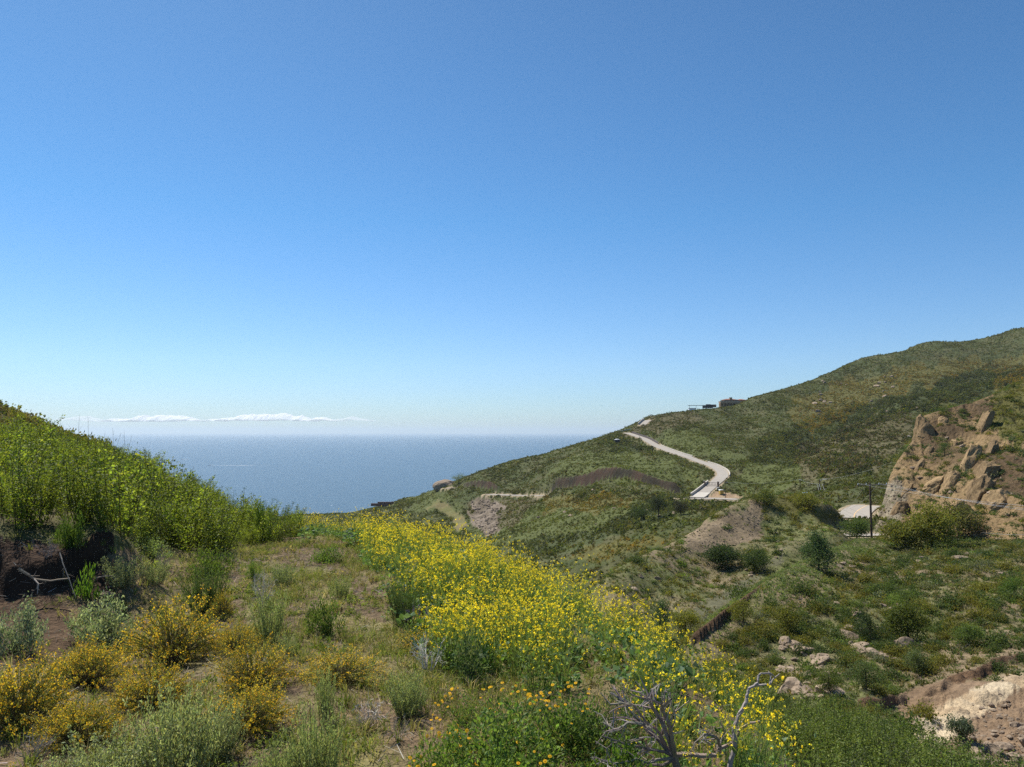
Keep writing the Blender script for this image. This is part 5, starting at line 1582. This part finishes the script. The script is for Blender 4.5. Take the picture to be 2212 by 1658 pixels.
def ribbon(name, line, w, mat, lift=.06, off=0.0):
    x, y, z = line[:, 0], line[:, 1], line[:, 2]
    t = unit(np.stack([np.gradient(x), np.gradient(y)], 1)); nrm = np.stack([-t[:, 1], t[:, 0]], 1)
    L0 = np.c_[x + nrm[:, 0] * (off - w / 2), y + nrm[:, 1] * (off - w / 2), z + lift]; R0 = np.c_[x + nrm[:, 0] * (off + w / 2), y + nrm[:, 1] * (off + w / 2), z + lift]
    n = len(x); V = np.concatenate([L0, R0, L0 - (0, 0, .5), R0 - (0, 0, .5)])
    F = []
    for k in range(n - 1):
        F += [(k, k + 1, n + k + 1, n + k), (2 * n + k, 2 * n + k + 1, k + 1, k), (n + k, n + k + 1, 3 * n + k + 1, 3 * n + k)]
    me = raw_mesh(name, V, np.array(F), 4, mat=mat)
    return mesh_obj(name, me)

def wall_along(line, off, h, th, mat, label, name='low_wall', cap=None, lift=0.0):
    """a low wall following a line: a real box section"""
    x, y, z = line[:, 0], line[:, 1], line[:, 2]
    t = unit(np.stack([np.gradient(x), np.gradient(y)], 1)); nrm = np.stack([-t[:, 1], t[:, 0]], 1)
    a = np.c_[x + nrm[:, 0] * (off - th / 2), y + nrm[:, 1] * (off - th / 2)]; b = np.c_[x + nrm[:, 0] * (off + th / 2), y + nrm[:, 1] * (off + th / 2)]
    n = len(x); zb, zt = z - .6 + lift, z + h + lift
    V = np.concatenate([np.c_[a, zb], np.c_[a, zt], np.c_[b, zt], np.c_[b, zb]])
    F = []
    for k in range(n - 1):
        for s0 in range(4):
            s1 = (s0 + 1) % 4
            F.append((s0 * n + k, s1 * n + k, s1 * n + k + 1, s0 * n + k + 1))
    F += [(0, n, 2 * n, 3 * n), (n - 1, 4 * n - 1, 3 * n - 1, 2 * n - 1)]
    o = mesh_obj(name, raw_mesh(name, V, np.array(F), 4, mat=mat))
    return tag(o, label, 'wall')

rl = [l for _, _, l in ROADLINES]
def cut(line, f0, f1):
    n = len(line); return line[int(f0 * n):max(int(f1 * n), int(f0 * n) + 4)]
# the driveway climbs from the main road to the hairpin
labs = ['pale concrete driveway climbing the headland in an S bend', 'upper end of the driveway above the hairpin', 'pale main road past the driveway mouth',
        'thin stretch of road cut into the green headland', 'road bend beside the rocky point', 'pale road curving behind the knoll below the cliff', 'short piece of road seen left of the near pole foot']
for k, (nme, w, line) in enumerate(ROADLINES):
    o = ribbon('road', line, w, M_ASPH, .05)
    tag(o, labs[k], 'road', kind='structure')
o = ribbon('road_apron', rl[0][:9], 6.4, M_APRON, .10); tag(o, 'pale concrete apron where the driveway meets the road', 'road', kind='structure')
o = ribbon('road_line', rl[5], .18, M_LINE, .06, 0.0); tag(o, 'faded orange centre line on the road below the cliff', 'road line', kind='structure')
D = rl[0]
# which side is which: the driveway runs away from the camera; +off is left of travel
wall_along(cut(D, .12, .40) if False else cut(D, .20, .43), -3.4, .75, .35, M_WALLW, 'pale curb wall round the outer bend of the driveway')
wall_along(cut(D, .50, .74), -3.3, .8, .3, M_WALLW, 'pale low wall along the uphill side of the upper driveway')
wall_along(cut(D, .76, .99), -3.3, 1.3, .3, M_DARKWALL, 'dark retaining wall beside the top of the driveway')
wall_along(cut(D, .02, .115), 3.4, 1.2, .5, M_WALLW, 'pale low wall on the left of the driveway below the gate')
wall_along(rl[1], 3.5, 1.6, .35, M_WALLW, 'curved pale parapet wall above the hairpin')
hp = np.array([spot(1336, 934, 250), spot(1350, 931, 250), spot(1362, 929, 250)])
hp = np.array([[np.interp(t, [0, 1, 2], hp[:, k]) for k in range(3)] for t in np.linspace(0, 2, 10)])
wall_along(hp, 0, .9, .4, M_WALLW, 'short pale wall at the hairpin of the driveway')
# the gate across the driveway
def gate():
    g = spot(1538, 1050.5, 250); i = int(np.argmin(np.hypot(D[:, 0] - g[0], D[:, 1] - g[1])))
    c = D[i]; t = unit(D[i + 2] - D[i - 2])[:2]; n = np.array((-t[1], t[0])); rz = math.atan2(n[1], n[0])
    root = empty('gate', tuple(c), rz); tag(root, 'dark steel bar gate across the driveway between stone posts', 'gate')
    for s in (-1, 1):
        B().box((s * 3.3, 0, 1.0), (.7, .7, 2.2)).build('gate_post', M_STUCCO2, root, bev=.04)
        B().box((s * 3.3, 0, 2.17), (.9, .9, .14)).build('post_cap', M_WALLW, root)
    b = B()
    for zz in (.45, 1.6): b.box((0, 0, zz), (5.7, .10, .14))
    for k in range(9): b.box((-2.8 + k * .7, 0, 1.02), (.10, .09, 1.28))
    b.build('gate_bars', M_STEEL, root)
gate()

# yellow box with white lid
p = spot(1558, 1068, 250)
root = empty('storage_box', tuple(p + (0, 0, 0)), .2); tag(root, 'yellow box with white lid on the dirt beside the driveway', 'storage box')
B().box((0, 0, .85), (1.7, 1.5, 1.7)).build('body', M_YEL, root, bev=.05)
B().prism([(-.95, 1.72), (.95, 1.72), (.75, 2.0), (-.75, 2.0)], -.85, .85).build('lid', M_WHITE, root)
# grey box at the wall end
p = spot(1551, 1059.5, 250); root = empty('utility_cabinet', tuple(p)); tag(root, 'small grey utility cabinet at the driveway edge', 'cabinet')
B().box((0, 0, .6), (1.0, .8, 1.3)).build('body', M_WIRE, root, bev=.04); B().box((0, 0, 1.3), (1.15, .95, .08)).build('lid', M_WHITE, root)

# tank on the headland slope
p = spot(1333, 957, 250)
root = empty('water_tank', tuple(p)); tag(root, 'round black water tank with a pale top among the bushes', 'tank')
B().cyl((0, 0, -1), (0, 0, 2.3), 2.1, n=28).build('tank_body', M_BLACKT, root); B().cyl((0, 0, 2.3), (0, 0, 2.75), 2.15, .8, 28).build('tank_top', M_WIRE, root)
# blue grey cylinder tank by the pole
p = np.array(P(1741, 1072.5, 262)); p[2] = float(ground_z(p[0], p[1])[0]); top = P(1741, 1074.5, 262)[2]
root = empty('gas_tank', (p[0], p[1], max(p[2] + .3, top)), .1); tag(root, 'small blue grey gas tank lying beside the middle pole', 'tank')
B().cyl((-1.0, 0, .65), (1.0, 0, .65), .6, n=18).build('tank_body', M_TANK, root)
b = B(); b.cyl((-1.0, 0, .65), (-1.3, 0, .65), .6, .3, 18); b.build('tank_end', M_TANK, root); b = B(); b.cyl((1.0, 0, .65), (1.3, 0, .65), .6, .3, 18); b.build('tank_end', M_TANK, root)
for s in (-1, 1): B().box((s * .7, 0, -.3), (.15, .7, 1.0)).build('support', M_WOODL, root)

# ---- poles and wires
def insul(b, x, y, z): b.cyl((x, y, z), (x, y, z + .22), .06, .045, 8)
POLES = {}
def pole(key, vx, vtop, d, h, arm, armz, rz, label, r0=.2):
    x, y, z = P(vx, vtop, d)
    root = empty('utility_pole', (x, y, z - h), rz); tag(root, label, 'utility pole', 'utility poles along the road')
    B().cyl((0, 0, -1), (0, 0, h), r0, r0 * .7, 12).build('pole', M_WOODP, root)
    tips = []
    if arm:
        B().box((armz[1], -.16, h - armz[0]), (arm, .12, .14)).build('crossarm', M_WOODL, root)
        for s in (-.48, -.2, .22, .48):
            b = B(); insul(b, armz[1] + s * arm, -.16, h - armz[0] + .07); b.build('insulator', M_GLASSI, root)
            ca, sa = math.cos(rz), math.sin(rz); lx = armz[1] + s * arm
            tips.append((x + lx * ca + .16 * sa, y + lx * sa - .16 * ca, z - armz[0] + .29))
    else:
        tips.append((x, y, z))
    POLES[key] = tips
    return root
pole('near', 1879, 1043, 118, 13, 5.2, (.35, 0.3), .15, 'tall dark wooden utility pole nearest the camera with a wide crossarm')
pole('mid', 1770, 1036, 262, 14.5, 2.6, (1.9, .3), .1, 'wooden utility pole with a street lamp arm at the valley bend')
pole('back', 1728, 1036, 285, 13, 1.2, (.3, 0), .1, 'thin wooden utility pole left of the lamp pole')
pole('gate', 1566.5, 1041, 322, 9.5, 2.2, (.4, 0), .1, 'small wooden utility pole beside the driveway mouth', .15)
x, y, z = P(1770, 1036, 262)
root = empty('lamp_arm', (x, y, z - .3), .1); tag(root, 'pale street lamp head on the arm of the valley bend pole', 'street lamp')
B().cyl((0, -.1, -.3), (1.6, -.1, .3), .05, n=8).build('arm', M_WIRE, root); B().box((2.1, -.1, .35), (1.5, .35, .2)).build('lamp_head', M_WHITE, root, bev=.05)

def wire(a, b, sag, label, r_=.02):
    a, b = np.array(a), np.array(b); t = np.linspace(0, 1, 20)[:, None]
    pts = a + (b - a) * t; pts[:, 2] -= (4 * sag * t * (1 - t))[:, 0]
    q = Q(); tube(q, pts - a, r_, (.5, .5, .5), 4)
    o = mesh_obj('power_line', quads_mesh('power_line', q, M_WIRE), loc=tuple(a)); tag(o, label, 'wire', 'power lines')
for k, (ex, ey) in enumerate([(2290, 1099), (2290, 1108), (2290, 1113)]):
    wire(POLES['near'][k + 1] if k else POLES['near'][0], P(ex, ey, 62), .4, ['uppermost wire from the near pole across the cliff', 'middle wire from the near pole across the cliff', 'lowest wire from the near pole across the cliff'][k], .009)
for k in range(3):
    wire(POLES['near'][k], POLES['mid'][k], 7.5 - k * .6, ['left', 'centre', 'right'][k] + ' one of the sagging wires between the near pole and the lamp pole', .025)
wire(POLES['mid'][0], POLES['back'][1], .4, 'short wire from the lamp pole to the thin pole', .022)
wire(POLES['back'][0], POLES['gate'][2], 1.0, 'wire from the thin pole to the driveway pole', .022)
wire(P(1772, 1036, 262), P(1960, 985, 170), 1.2, 'wire rising from the lamp pole to the cliff edge', .022)
wire(P(2110, 1149, 116), P(2290, 1153, 80), .3, 'low thin wire in front of the cliff foot', .012)

# ---- the house on the ridge
def house():
    bx, by, bz = P(1556.5, 876.5, 668)
    S = 668 / FPX                     # metres per picture unit at that distance
    root = empty('house', (bx, by, bz)); tag(root, 'ochre villa with red tile roofs and an arched lower storey on the ridge', 'house')
    def X(px): return (px - 1100) * .1447 * .576 * S          # measured on an enlargement: 2212 wide for 320
    def Z(py): return (468 - py) * .1447 * .576 * S
    # lower storey: wall with five arches
    w = B(); x0, x1, zt = X(1100), X(1640), Z(362)
    w.box(((x0 + x1) / 2, 3.0, (Z(408) + zt) / 2), (x1 - x0, 6, zt - Z(408)))
    arches = [(1185, 1255), (1268, 1335), (1348, 1410), (1425, 1490), (1112, 1172)]
    xs = sorted(arches)
    cur = 1100
    for a, b_ in xs + [(1640, 1640)]:
        if X(a) - X(cur) > .05: w.box(((X(cur) + X(a)) / 2, .4, (Z(408) - 5) / 2), (X(a) - X(cur), .8, Z(408) + 5 - .002))
        cur = b_
    w.box(((x0 + x1) / 2, 4.5, (Z(408) - 5) / 2), (x1 - x0 - .02, 2.4, Z(408) + 5 - .01))
    w.build('lower_wall', M_STUCCO, root)
    for a, b_ in xs:
        c, rad = (X(a) + X(b_)) / 2, (X(b_) - X(a)) / 2
        pts = [(c - rad, Z(408))] + [(c - rad * math.cos(t), Z(408) - .75 + .7 * math.sin(t)) for t in np.linspace(0, math.pi, 12)] + [(c + rad, Z(408))]
        B().prism(pts, .05, .75).build('arch', M_STUCCO, root)
    B().box(((x0 + x1) / 2, 3.0, Z(358)), (x1 - x0 + .5, 6.6, .28)).build('terrace_edge', M_WALLW, root)
    for k, px in enumerate(range(1120, 1560, 36)):
        pass
    b = B()
    b.box(((x0 + X(1205)) / 2, .25, Z(352) + .25), (X(1205) - x0, .25, .5)); b.build('parapet', M_STUCCO, root)
    # upper storey
    u = B(); a, b_ = X(1210), X(1535); zb, zt2 = Z(372), Z(318)
    u.box(((a + b_) / 2, 5.5, (zb + zt2) / 2), (b_ - a, 7, zt2 - zb)); u.build('upper_wall', M_STUCCO, root)
    u = B(); u.box(((b_ + X(1800)) / 2, 6.2, (Z(420) + Z(326)) / 2), (X(1800) - b_, 7, Z(326) - Z(420))); u.build('wing_wall', M_STUCCO2, root)
    for a0, b0 in ((1225, 1262), (1312, 1352), (1478, 1510)):
        f = B().box(((X(a0) + X(b0)) / 2, 1.97, (Z(374) + Z(330)) / 2), (X(b0) - X(a0), .1, Z(330) - Z(374))).build('window', M_GLASS, root)
        B().box(((X(a0) + X(b0)) / 2, 1.93, Z(330)), (X(b0) - X(a0) + .3, .16, .14)).build('lintel', M_STUCCO2, f)
    for px in (1205, 1268, 1340, 1400, 1525):
        B().cyl((X(px), 1.2, Z(374)), (X(px), 1.2, Z(322)), .17, n=8).build('column', M_STUCCO, root)
    # roofs
    def hip(name, xa, xb, ya, yb, ze, zr, ov=.6):
        b = B(); xa -= ov; xb += ov; ya -= ov; yb += ov; ins = min((yb - ya) / 2, (xb - xa) / 2) * .95
        v = [b.bm.verts.new(c) for c in ((xa, ya, ze), (xb, ya, ze), (xb, yb, ze), (xa, yb, ze), (xa + ins, (ya + yb) / 2, zr), (xb - ins, (ya + yb) / 2, zr), (xa, ya, ze - .25), (xb, ya, ze - .25), (xb, yb, ze - .25), (xa, yb, ze - .25))]
        for f in ((0, 1, 5, 4), (1, 2, 5), (2, 3, 4, 5), (3, 0, 4), (6, 7, 1, 0), (7, 8, 2, 1), (8, 9, 3, 2), (9, 6, 0, 3), (9, 8, 7, 6)): b.bm.faces.new([v[k] for k in f])
        return b.build(name, M_TILE, root)
    hip('roof', X(1200), X(1545), 1.6, 9.2, Z(316), Z(286))
    hip('wing_roof', X(1560), X(1790), 2.5, 10, Z(322), Z(292))
    ch = B().box((X(1385), 2.3, (Z(372) + Z(262)) / 2), (X(1415) - X(1352), 1.6, Z(262) - Z(372))).build('chimney', M_STUCCO, root)
    B().box((X(1385), 2.3, Z(260)), (X(1420) - X(1346), 1.9, .3)).build('chimney_cap', M_STUCCO2, ch)
    # small outbuilding left of it
    p = P(1536, 876.5, 672); r2 = empty('garden_wall', p); tag(r2, 'low brown terrace wall just left of the villa', 'wall')
    B().box((0, 0, -.4), (9.5, .6, 2.6)).build('wall', M_STUCCO2, r2); B().box((-2.6, 0, 1.0), (4.4, .8, .3)).build('coping', M_TILE, r2)
    # pergola
    p = P(1511, 880, 672); r3 = empty('pergola', p); tag(r3, 'dark flat roofed pergola on posts at the ridge', 'pergola')
    B().box((1.2, 0, 1.55), (23, 4, .3)).build('roof', M_STEEL, r3)
    for px in (-9.5, -3.5, 3, 9): B().cyl((px, -1.7, -2.5), (px, -1.7, 1.45), .14, n=8).build('post', M_WOODP, r3)
    B().box((7.5, 0, .2), (9, 2.4, 2.2)).build('back_wall', M_DARKWALL, r3)
    # white low building further left
    p = P(1495, 884, 665); r4 = empty('shed', p); tag(r4, 'low white shed at the left end of the ridge buildings', 'shed')
    B().box((0, 0, -.4), (6, 3, 2.0)).build('wall', M_WHITE, r4); B().box((0, 0, .7), (6.5, 3.5, .22)).build('roof', M_WALLW, r4)
house()
# brown wall on the low point
p = P(833, 1088, 560); root = empty('ruined_wall', p, .05); tag(root, 'long low red brown wall on the low headland point', 'wall')
B().box((0, 0, -.5), (12, 1, 3.4)).build('wall', M_BRICK, root); B().box((-8.5, 0, -.9), (5, .9, 2.0)).build('low_end', M_BRICK, root)

# rocky pinnacle beside the road bend
def pinnacle():
    V, F = ICO3; V = V.copy(); V = V * (1 + .45 * noise3(V, 1.3, 9)[:, None]); V = V * (9, 6, 4.2)
    V = V + np.clip(V[:, 2:3], 0, None) * (.25, 0, .3)
    p = spot(962, 1052, 300)
    me = raw_mesh('rock_outcrop', V, F, 3, mat=M_ST[0]); o = mesh_obj('rock_outcrop', me, loc=tuple(p + (0, 0, -.3)))
    tag(o, 'pointed reddish rock outcrop above the road bend by the sea', 'rock')
pinnacle()
ICO4 = ico(4)
def ledge(vx, vy, sx, sy, sz, lab, seed, dmin=100):
    V, F = ICO4; V = V.copy(); r = np.random.RandomState(seed)
    V = V * (1 + .5 * noise3(V, 1.6, seed)[:, None])
    for _ in range(16):
        nn = unit(r.normal(size=3) * (1, 1, .4)); V = V - np.clip(V @ nn - r.uniform(.4, .75), 0, None)[:, None] * nn
    V = V * (1 + .25 * noise3(V, 4.0, seed + 3)[:, None]) * (sx * 1.25, sy * 1.2, sz * 1.3); V[:, 0] += V[:, 2] * .35
    p = spot(vx, vy, dmin); o = mesh_obj('rock_outcrop', raw_mesh('rock_outcrop', V, F, 3, mat=M_OCHRE), loc=(p[0], p[1] + sy * .55, p[2] - sz * .15)); tag(o, lab, 'rock'); return o
M_OCHRE = stone_material('ochre_rock', (.13, .085, .045), (.33, .235, .12))
ledge(2008, 935, 3.4, 4, 4.2, 'big ochre rock block under the turf lip at the top left of the cliff', 1)
ledge(2125, 935, 1.8, 3, 4.5, 'tall ochre rock fin high on the cliff', 2)
ledge(2100, 1010, 2.4, 3, 3.6, 'leaning ochre rock fin in the middle of the cliff', 3)
ledge(2065, 1050, 2.0, 3, 2.6, 'lower ochre rock fin on the cliff', 4)
ledge(2085, 1110, 1.6, 2, 2.0, 'ochre rock rib near the cliff foot above the wires', 5)
_r = np.random.RandomState(12)
for _k, (_x, _y) in enumerate([(2040, 915), (2070, 960), (1990, 1010), (2030, 1060), (2140, 1030), (2150, 980), (2120, 1075), (1965, 1060), (2060, 1120), (2170, 1080), (1950, 1110), (2010, 980)]):
    _s = _r.uniform(1.0, 2.1)
    _o = ledge(_x, _y, _s, _s * 1.5, _s * _r.uniform(1.0, 1.7), 'jagged ochre rock rib jutting from the cliff face', 20 + _k)
    _o['group'] = 'rock ribs on the cliff'
ledge(1975, 965, 1.0, 1.5, .8, 'pale ochre block on the left edge of the cliff', 6)

# ---- trees and big shrubs at middle distance
def tree(vx, vy, dmin, w, h, c, label, seed, n=900, trunk=.35, name='tree', grp=None):
    r = np.random.RandomState(seed); G, S = Q(), Q()
    p = spot(vx, vy, dmin); d = p[1]; w = w * d / FPX / 2; h = h * d / FPX
    k = 30 if w < h * .8 else 44; n = n * 4
    cp = r.normal(size=(k, 3)); cp = unit(cp) * r.uniform(.3, 1, (k, 1)); cp = cp * (w, w, h * (1 - trunk) / 2) + (0, 0, h * (trunk + (1 - trunk) / 2))
    wch = r.randint(0, k, n); pos = cp[wch] + r.normal(size=(n, 3)) * (min(w, h) * .2, min(w, h) * .2, h * .09)
    pos[:, 2] = np.clip(pos[:, 2], h * .04, None)
    leaves(r, G, pos, max(w * .085, .07), np.array(c) * 1.45, .65, .3, .28)
    tube(S, [(0, 0, -.3), (w * .05, 0, h * .3), (0, w * .05, h * .75)], [h * .03, h * .022, h * .008], (.08, .06, .045), 6)
    for q_ in range(9):
        z0 = h * r.uniform(.15, .5); tube(S, [(0, 0, z0), tuple(cp[q_] * .5 + (0, 0, z0 * .5)), tuple(cp[q_])], [h * .014, h * .01, h * .004], (.08, .06, .045), 4)
    root = empty(name, tuple(p)); tag(root, label, name.replace('_', ' ') if name != 'tree' else 'tree', grp)
    mesh_obj('trunk', quads_mesh('trunk', S, M_WOODY), root); mesh_obj('crown', quads_mesh('crown', G, M_SCRUB), root)
DG = ((.035, .055, .022), (.05, .072, .028)); OG = ((.15, .145, .03), (.12, .13, .03)); MG = ((.055, .085, .028), (.075, .105, .032))
tree(1422, 1118, 180, 46, 46, ((.028, .038, .022), (.04, .05, .028)), 'dark ragged tree in the gully below the cut bank', 1, 700, .3)
tree(1470, 1112, 180, 40, 30, ((.05, .045, .032), (.035, .04, .025)), 'low brownish tree right of the dark ragged one', 2, 600, .15)
tree(1385, 1122, 180, 44, 26, DG, 'low dark tree left of the ragged one', 3, 600, .1)
tree(990, 1046, 380, 26, 22, ((.13, .15, .05), (.1, .13, .04)), 'small pale green tree beside the rock outcrop by the sea', 4, 400, .15)
SB = 'large_shrub'
tree(1768, 1232, 50, 74, 84, ((.06, .095, .04), (.08, .12, .055), (.045, .07, .03)), 'biggest dark green shrub on the crest of the grassy spur', 5, 1500, .02, SB)
tree(1955, 1192, 90, 96, 76, OG, 'yellow green shrub just right of the near pole', 6, 1500, .02, SB)
tree(2012, 1186, 90, 92, 98, OG, 'tall yellow green shrub in front of the cliff foot', 26, 1600, .02, SB)
tree(2070, 1165, 90, 90, 75, ((.10, .095, .035), (.085, .09, .03)), 'olive shrub right of the tall yellow green one', 7, 1200, .05, SB)
tree(1960, 1390, 40, 88, 92, ((.085, .10, .022), (.065, .085, .02)), 'round dark olive shrub above the upright boulder', 8, 1500, .02, SB)
tree(1880, 1385, 40, 60, 55, DG, 'dark shrub left of the round olive one on the bench', 9, 900, .02, SB)
tree(1700, 1370, 40, 66, 62, OG, 'olive shrub at the head of the boulder pile', 10, 1000, .02, SB)
tree(1605, 1345, 40, 52, 46, OG, 'olive shrub growing under the soil scar', 11, 800, .02, SB)
tree(1480, 1370, 60, 66, 56, OG, 'domed olive shrub at the foot of the ravine side', 12, 1000, .02, SB)
tree(1430, 1375, 60, 56, 84, ((.05, .08, .04), (.065, .1, .05)), 'blue green shrub at the ravine foot left of the domed one', 13, 1000, .02, SB)
tree(1560, 1225, 60, 84, 50, DG, 'long dark shrub below the bare scree', 14, 1100, .02, SB)
tree(1630, 1232, 60, 60, 44, DG, 'dark shrub at the right end of the long dark one', 15, 900, .02, SB)
tree(1850, 1165, 90, 66, 46, MG, 'green shrub hiding the road left of the near pole', 16, 1000, .02, SB)
tree(1740, 1095, 90, 56, 30, OG, 'olive shrub on the knoll crest', 17, 700, .02, SB)
tree(1650, 1092, 90, 60, 34, ((.11, .115, .026), (.06, .085, .025)), 'yellow green shrub at the left shoulder of the knoll crest', 18, 700, .02, SB)
tree(2185, 1290, 40, 46, 46, ((.09, .14, .03), (.06, .1, .025)), 'bright green shrub near the right edge of the bench', 19, 800, .02, SB)
tree(1790, 1500, 40, 52, 60, ((.08, .11, .03), (.11, .13, .03)), 'green shrub with yellow tips among the piled boulders', 20, 900, .02, SB)
tree(2090, 1395, 40, 60, 44, ((.07, .10, .04), (.1, .14, .03)), 'leafy green shrub on the lower bench', 21, 900, .02, SB)
tree(2075, 1598, 30, 50, 52, ((.09, .11, .075), (.07, .09, .055)), 'grey green domed shrub below the pale rock slab', 22, 900, .02, SB)
tree(1980, 1455, 40, 60, 50, ((.08, .11, .04), (.1, .12, .05)), 'feathery green shrub over the dark overhang', 23, 900, .02, SB)
tree(1870, 1490, 40, 64, 60, ((.07, .10, .035), (.09, .12, .04)), 'green shrub at the left end of the dark overhang', 24, 900, .02, SB)
tree(2040, 985, 120, 30, 34, MG, 'green shrub on a ledge of the cliff', 25, 500, .02, SB)

# ---- boats far out
def boat(vx, vy, L_, wl, label, wlab, seed):
    a, s = slope_of(vx, vy); d = SEA / s
    p = (a * d, d, SEA)
    root = empty('motor_boat', p, 0.03); tag(root, label, 'boat', 'boats on the sea')
    b = B(); b.prism([(-L_ / 2, .3), (-L_ / 2, 1.5), (L_ * .42, 1.5), (L_ / 2, 1.3), (L_ * .3, .3)][::-1], -1.3, 1.3); b.build('hull', M_WHITE, root)
    B().prism([(-L_ * .15, 1.5), (-L_ * .1, 2.9), (L_ * .1, 2.9), (L_ * .22, 1.5)][::-1], -1, 1).build('cabin', M_WHITE, root)
    n = 30; r = np.random.RandomState(seed); V = []; F = []
    for k in range(n):
        t = k / (n - 1); w = (3 + 16 * t) * r.uniform(.6, 1.3) * (1 - t * .6)
        V += [(L_ * .4 + wl * t, w, .25), (L_ * .4 + wl * t, -w, .25)]
    for k in range(n - 1): F.append((2 * k, 2 * k + 1, 2 * k + 3, 2 * k + 2))
    me = raw_mesh('wake', np.array(V), np.array(F), 4, mat=M_WAKE)
    tag(mesh_obj('wake', me, loc=p), wlab, 'wake', 'wakes', kind='stuff')
m, nt, N, L, pb, out = new_mat('wake_foam')
tc = N.new('ShaderNodeTexCoord'); nn = noise_node(N, L, tc.outputs['Object'], .2, 4, .7)
rr_ = ramp(N, L, nn.outputs['Fac'], [(.42, (0, 0, 0)), (.6, (1, 1, 1))]); pb.inputs['Base Color'].default_value = (.85, .88, .9, 1)
L.new(rr_.outputs['Color'], pb.inputs['Alpha']); M_WAKE = m
boat(452, 1006, 12, 155, 'small white motor boat running on the sea', 'long white wake trailing the motor boat', 1)
boat(393, 993, 9, 26, 'tiny far boat beyond the motor boat', 'short wake of the far boat', 2)
